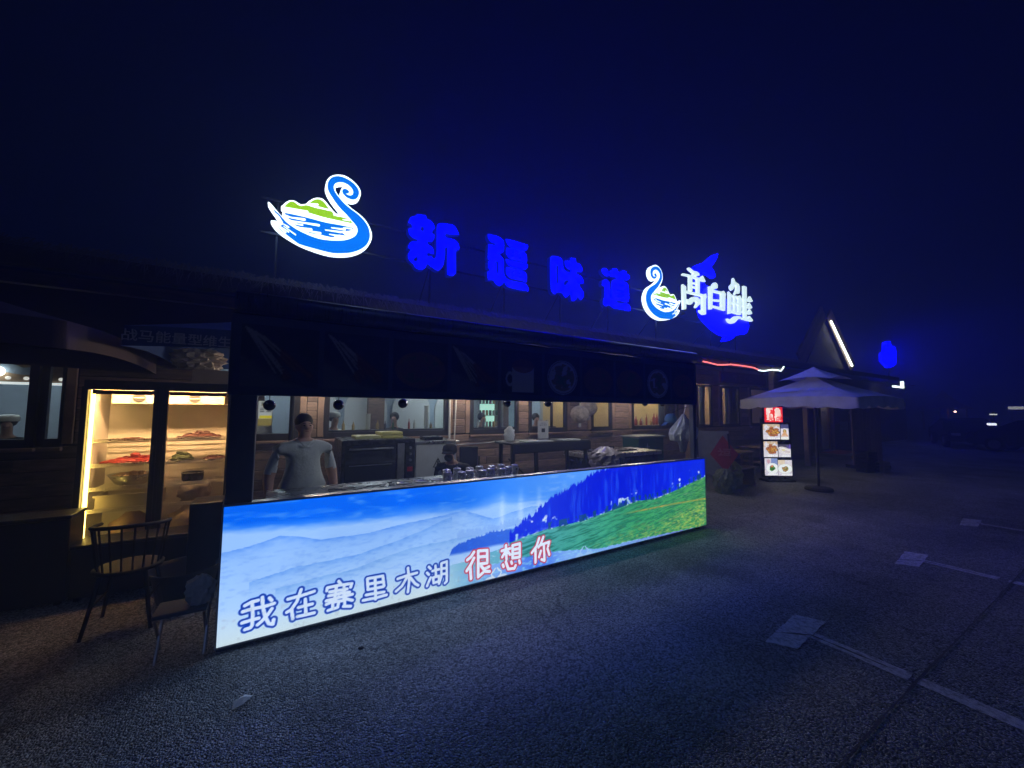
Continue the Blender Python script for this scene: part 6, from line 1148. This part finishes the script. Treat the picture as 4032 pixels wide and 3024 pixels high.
MB().box(20.87,21.15,NY+.34,NY+.40,.16,2.28).build('door_jamb',TRIM,nbh); MB().tube([(20.12,NY+.33,1.0),(20.12,NY+.33,1.2)],.012,6).build('handle',ALU,dd)
MB().box(18.98,21.2,NY+.62,NY+.66,.03,2.3).build('hall_wall',TRIM,nbh); MB().box(18.94,18.98,NY+.1,NY+.66,.03,2.3).build('hall_wall',TRIM,nbh); MB().box(21.16,21.2,NY+.1,NY+.61,.03,2.3).build('hall_wall',TRIM,nbh)
MB().bevbox(18.3,20.6,NY-1.2,NY,0,.149,.01).build('step',mat('concrete',(.2,.2,.2),.8,noise=.2),nbh)
nl=thing('hall_lamp','round lamp inside the doorway of the gabled restaurant','lamp',(20.2,NY+.22,2.30)); MB().lathe([(.10,0),(.10,-.03),(.05,-.06),(.01,-.062)],n=14).build('shade',mat('hall_light',(.9,.9,.8),.4,emit=(1,.85,.62),estr=16),nl,True)  # assumed lamp, unseen, lighting the open door from inside
MB().box(18.98,21.2,NY+.1,NY+.66,2.301,2.34).build('hall_ceiling',CEIL,nbh)
tag(MB().bevbox(18.6,20.3,NY-.85,NY-.15,.15,.165,.006).build('door_mat',mat('red_mat',(.34,.06,.06),.9,noise=.2,nscale=12)),'red mat on the step in front of the lit doorway','mat')
rfm=MB(); rfm.add([(15.0,5.9,3.25),(24.9,5.9,3.25),(24.9,10,4.2),(15.0,10,4.2),(15.0,5.9,3.4),(24.9,5.9,3.4),(24.9,10,4.35),(15.0,10,4.35)],[(0,3,2,1),(4,5,6,7),(0,1,5,4),(1,2,6,5),(2,3,7,6),(3,0,4,7)]); rfm.build('roof',ROOFM,nbh)
GYY=6.3
gx,gz=18.05,5.30
gf=MB().prism([[(16.3,3.4),(20.4,3.4),(gx,gz)]],GYY,GYY+.12).build('gable_front',DKW,nbh)
for sgn in (-1,1):
    a=(gx,gz+.05); b=(gx+sgn*2.15,3.36); dx,dz=b[0]-a[0],b[1]-a[1]; L=math.hypot(dx,dz); nx,nz=(-dz/L*sgn*1,dx/L*sgn)
    for k in range(4):
        o0=.02+k*.15; o1=o0+.14; MB().prism([[(a[0]+nx*o0,a[1]+nz*o0),(b[0]+nx*o0,b[1]+nz*o0),(b[0]+nx*o1,b[1]+nz*o1),(a[0]+nx*o1,a[1]+nz*o1)]],GYY-.10-.004*k,GYY-.04).build('barge_board',TRIM,nbh)
tl=thing('tube_light','white tube light running down the slope of the steep gable','tube light',(0,0,0)); MB().tube([(gx+.18,GYY-.16,gz-.02),(gx+2.05,GYY-.16,3.66)],.035,8).build('tube',mat('tube_white',(.8,.8,.8),.4,emit=(.93,1,.86),estr=6),tl,True)
for u in (.1,.9): MB().box(gx+.18+1.87*u-.02,gx+.18+1.87*u+.02,GYY-.15,GYY-.098,gz-.02-1.62*u-.02,gz-.02-1.62*u+.02).build('clip',DARKM,tl)
tag(MB().bevbox(20.9,20.96,NY-.3,NY-.05,1.0,1.35,.005).build('wall_notice',mat('notice',(.3,.3,.3),.7)),'small pale notice on the timber wall past the lit doorway','notice')
# far house with blue sign
fh=thing('far_house','low dark house far down the row carrying a blue sign','building',(0,0,0))
for z0,z1 in rows(0,3.6)[::2]: MB().bevbox(28,36,8.3,8.34,z0,z1+row,.006).build('wall_board',DKW,fh)
MB().box(28,36,8.341,12,0,3.6).build('walls',MATS['wall_dark'],fh); rfm=MB(); rfm.add([(27.6,7.8,3.55),(36.4,7.8,3.55),(36.4,12.4,3.55),(27.6,12.4,3.55),(29,10,4.5),(35,10,4.5)],[(0,1,5,4),(1,2,5),(2,3,4,5),(3,0,4),(3,2,1,0)]); rfm.build('roof',ROOFM,fh)
fs_=thing('far_blue_sign','small deep blue glowing sign on the roof of the far house','sign',(0,0,0)); MB().prism([FARBLUE],8.0,8.1).build('sign_face',BLUEF,fs_); MB().box(32.0,32.1,8.02,8.08,3.6,4.6).build('post',STEEL,fs_)
fl=thing('flood_lamp','short white flood lamp under the eave of the far house','lamp',(30.6,7.3,3.24)); MB().box(-.9,.55,-.05,.05,-.05,.05).build('tube',mat('flood_white',(.8,.8,.8),.4,emit=(.85,1,.95),estr=3.2),fl); MB().box(.56,.75,-.06,.06,-.05,.35).build('end_lamp',MATS['flood_white'],fl); MB().box(-.1,.1,-.03,.5,.051,.36).build('arm',STEEL,fl)

# parked cars, far street lights
CARP=[mat('car_black',(.008,.008,.010),.22,spec=.6),mat('car_grey',(.05,.055,.06),.25,.4,spec=.6)]; RUB=mat('rubber',(.012,.012,.012),.8); CGL=mat('car_glass',(.01,.012,.014),.05,spec=.7)
def car(loc,rz,m,label):
    t=thing('parked_car',label,'car',loc,rz,'cars parked past the far house')
    side=[(-2.2,.35),(-2.25,.62),(-2.1,.82),(-1.25,.92),(-.55,1.40),(.65,1.45),(1.45,1.0),(2.15,.88),(2.25,.6),(2.2,.32),(1.75,.28),(1.65,.5),(1.35,.62),(1.05,.5),(.95,.28),(-.95,.28),(-1.05,.5),(-1.35,.62),(-1.65,.5),(-1.75,.28)]
    mb=MB(); N=len(side); tr=tessellate_polygon([[Vector((x,z,0)) for x,z in side]]); ys=[(-.78,.90),(-.86,1),(.86,1),(.78,.90)]; vs=[]
    def wid(z): return 1 if z<.95 else 1-.28*(z-.95)/.5
    for yy,s in ys: vs+=[(x*(s if abs(x)>1.8 else 1),yy*wid(z),z) for x,z in side]
    fs=[tuple(q) for q in tr]+[tuple(i+3*N for i in reversed(q)) for q in tr]
    for r in range(3):
        for i in range(N): fs.append((r*N+i,r*N+(i+1)%N,(r+1)*N+(i+1)%N,(r+1)*N+i))
    mb.add(vs,fs); bd=mb.build('body',m,t)
    for s in (-1,1):
        MB().add([(-1.15,s*.83,.95),(-.52,s*.70,1.34),(.60,s*.69,1.38),(1.28,s*.83,.98)],[(0,1,2,3) if s<0 else (3,2,1,0)]).build('side_window',CGL,t)
    MB().add([(-1.30,-.66,.95),(-1.30,.66,.95),(-.60,.58,1.39),(-.60,-.58,1.39)],[(3,2,1,0)]).build('windscreen',CGL,t); MB().add([(1.50,-.66,1.0),(1.50,.66,1.0),(.72,.58,1.43),(.72,-.58,1.43)],[(0,1,2,3)]).build('rear_window',CGL,t)
    for x in (-1.35,1.35):
        for s in (-1,1):
            w=MB(); w.lathe([(.30,-.1),(.33,-.08),(.33,.08),(.30,.1)],n=20); o=w.build('wheel',RUB,t,True); o.matrix_local=Matrix.Translation((x,s*.78,.33))@Matrix.Rotation(rad(90),4,'X'); rm=MB().lathe([(.20,-.105),(.20,.105)],n=14).build('rim',SSD,o)
    for s in (-1,1):
        MB().bevbox(-2.265,-2.15,s*.58-.16,s*.58+.16,.62,.76,.02).build('headlight',mat('headlight',(.7,.7,.72),.15),t); MB().bevbox(2.16,2.26,s*.6-.15,s*.6+.15,.68,.82,.02).build('tail_light',mat('tail_light',(.25,.01,.01),.3),t)
car((31.5,5.2,0),rad(20),CARP[0],'black car parked beneath the blue-signed far house'); car((37.5,5.8,0),rad(15),CARP[1],'dark grey car parked farther along the row'); car((29.0,2.2,0),rad(80),CARP[0],'black car standing out in the open lot')
pv=thing('pavilion','small pointed-roof pavilion lit brown in the distance','pavilion',(58,10.6,0)); MB().lathe([(2.0,2.2),(1.1,2.8),(.3,3.7),(.02,4.1)],n=8).build('roof',TRIM,pv)
for a in range(0,360,90): MB().tube([(1.5*math.cos(rad(a)),1.5*math.sin(rad(a)),0),(1.5*math.cos(rad(a)),1.5*math.sin(rad(a)),2.2)],.08,8).build('post',TRIM,pv)
pl=thing('pavilion_lamp','dim pink lamp hanging inside the far pointed pavilion','lamp',(58.9,10.0,1.9)); MB().ball((0,0,0),.10,10,7).build('globe',mat('pink_lamp',(.8,.5,.5),.5,emit=(1,.55,.5),estr=8),pl,True); MB().tube([(0,0,.1),(-.2,.1,.7)],.02,5).build('cord',DARKM,pl)
def far_lamp(x,y,z,r,c,s,lb):
    t=thing('street_lamp',lb,'street lamp',(x,y,0),0,'far street lamps'); MB().tube([(0,0,0),(0,0,z+.3)],.05,6).build('pole',STEEL,t); MB().bevbox(-r,r,-r,r,z-.06,z+.06,.03).build('lamp_head',mat('street_lamp_%s'%lb.split()[1],(.8,.8,.8),.4,emit=c,estr=s),t)
far_lamp(60,7.7,1.65,.22,(.95,1,.95),1.6,'low white street lamp far across the lot')
far_lamp(60,9.4,1.2,.22,(1,.9,.7),1.2,'low amber lamp head beyond the parked cars'); far_lamp(34,4.45,1.15,.16,(.9,.95,1),2,'short silver lamp post near the black car in the lot')
bb=thing('lit_hoarding','far bright white strip hoarding at the edge of the lot','hoarding',(90,8.6,0),rad(-70)); MB().box(-1.6,1.6,-.1,.1,2.35,2.75).build('lit_strip',mat('hoarding_light',(.8,.8,.8),.4,emit=(1,1,.95),estr=1.2),bb)
for x in (-1.3,1.3): MB().box(x-.06,x+.06,-.05,.05,0,2.35).build('post',STEEL,bb)

# ================================================================ night haze
hz=MB(); hz.box(-14,110,-9,16,-1.0,7.2); ho=hz.build('haze'); tag(ho,kind='stuff')
m=bpy.data.materials.new('haze'); m.use_nodes=True; n,l=m.node_tree.nodes,m.node_tree.links; n.clear()
pv_=n.new('ShaderNodeVolumePrincipled'); pv_.inputs['Color'].default_value=(.60,.74,1.0,1); pv_.inputs['Density'].default_value=.021; pv_.inputs['Anisotropy'].default_value=.45
om=n.new('ShaderNodeOutputMaterial'); l.new(pv_.outputs[0],om.inputs['Volume']); ho.data.materials.append(m)
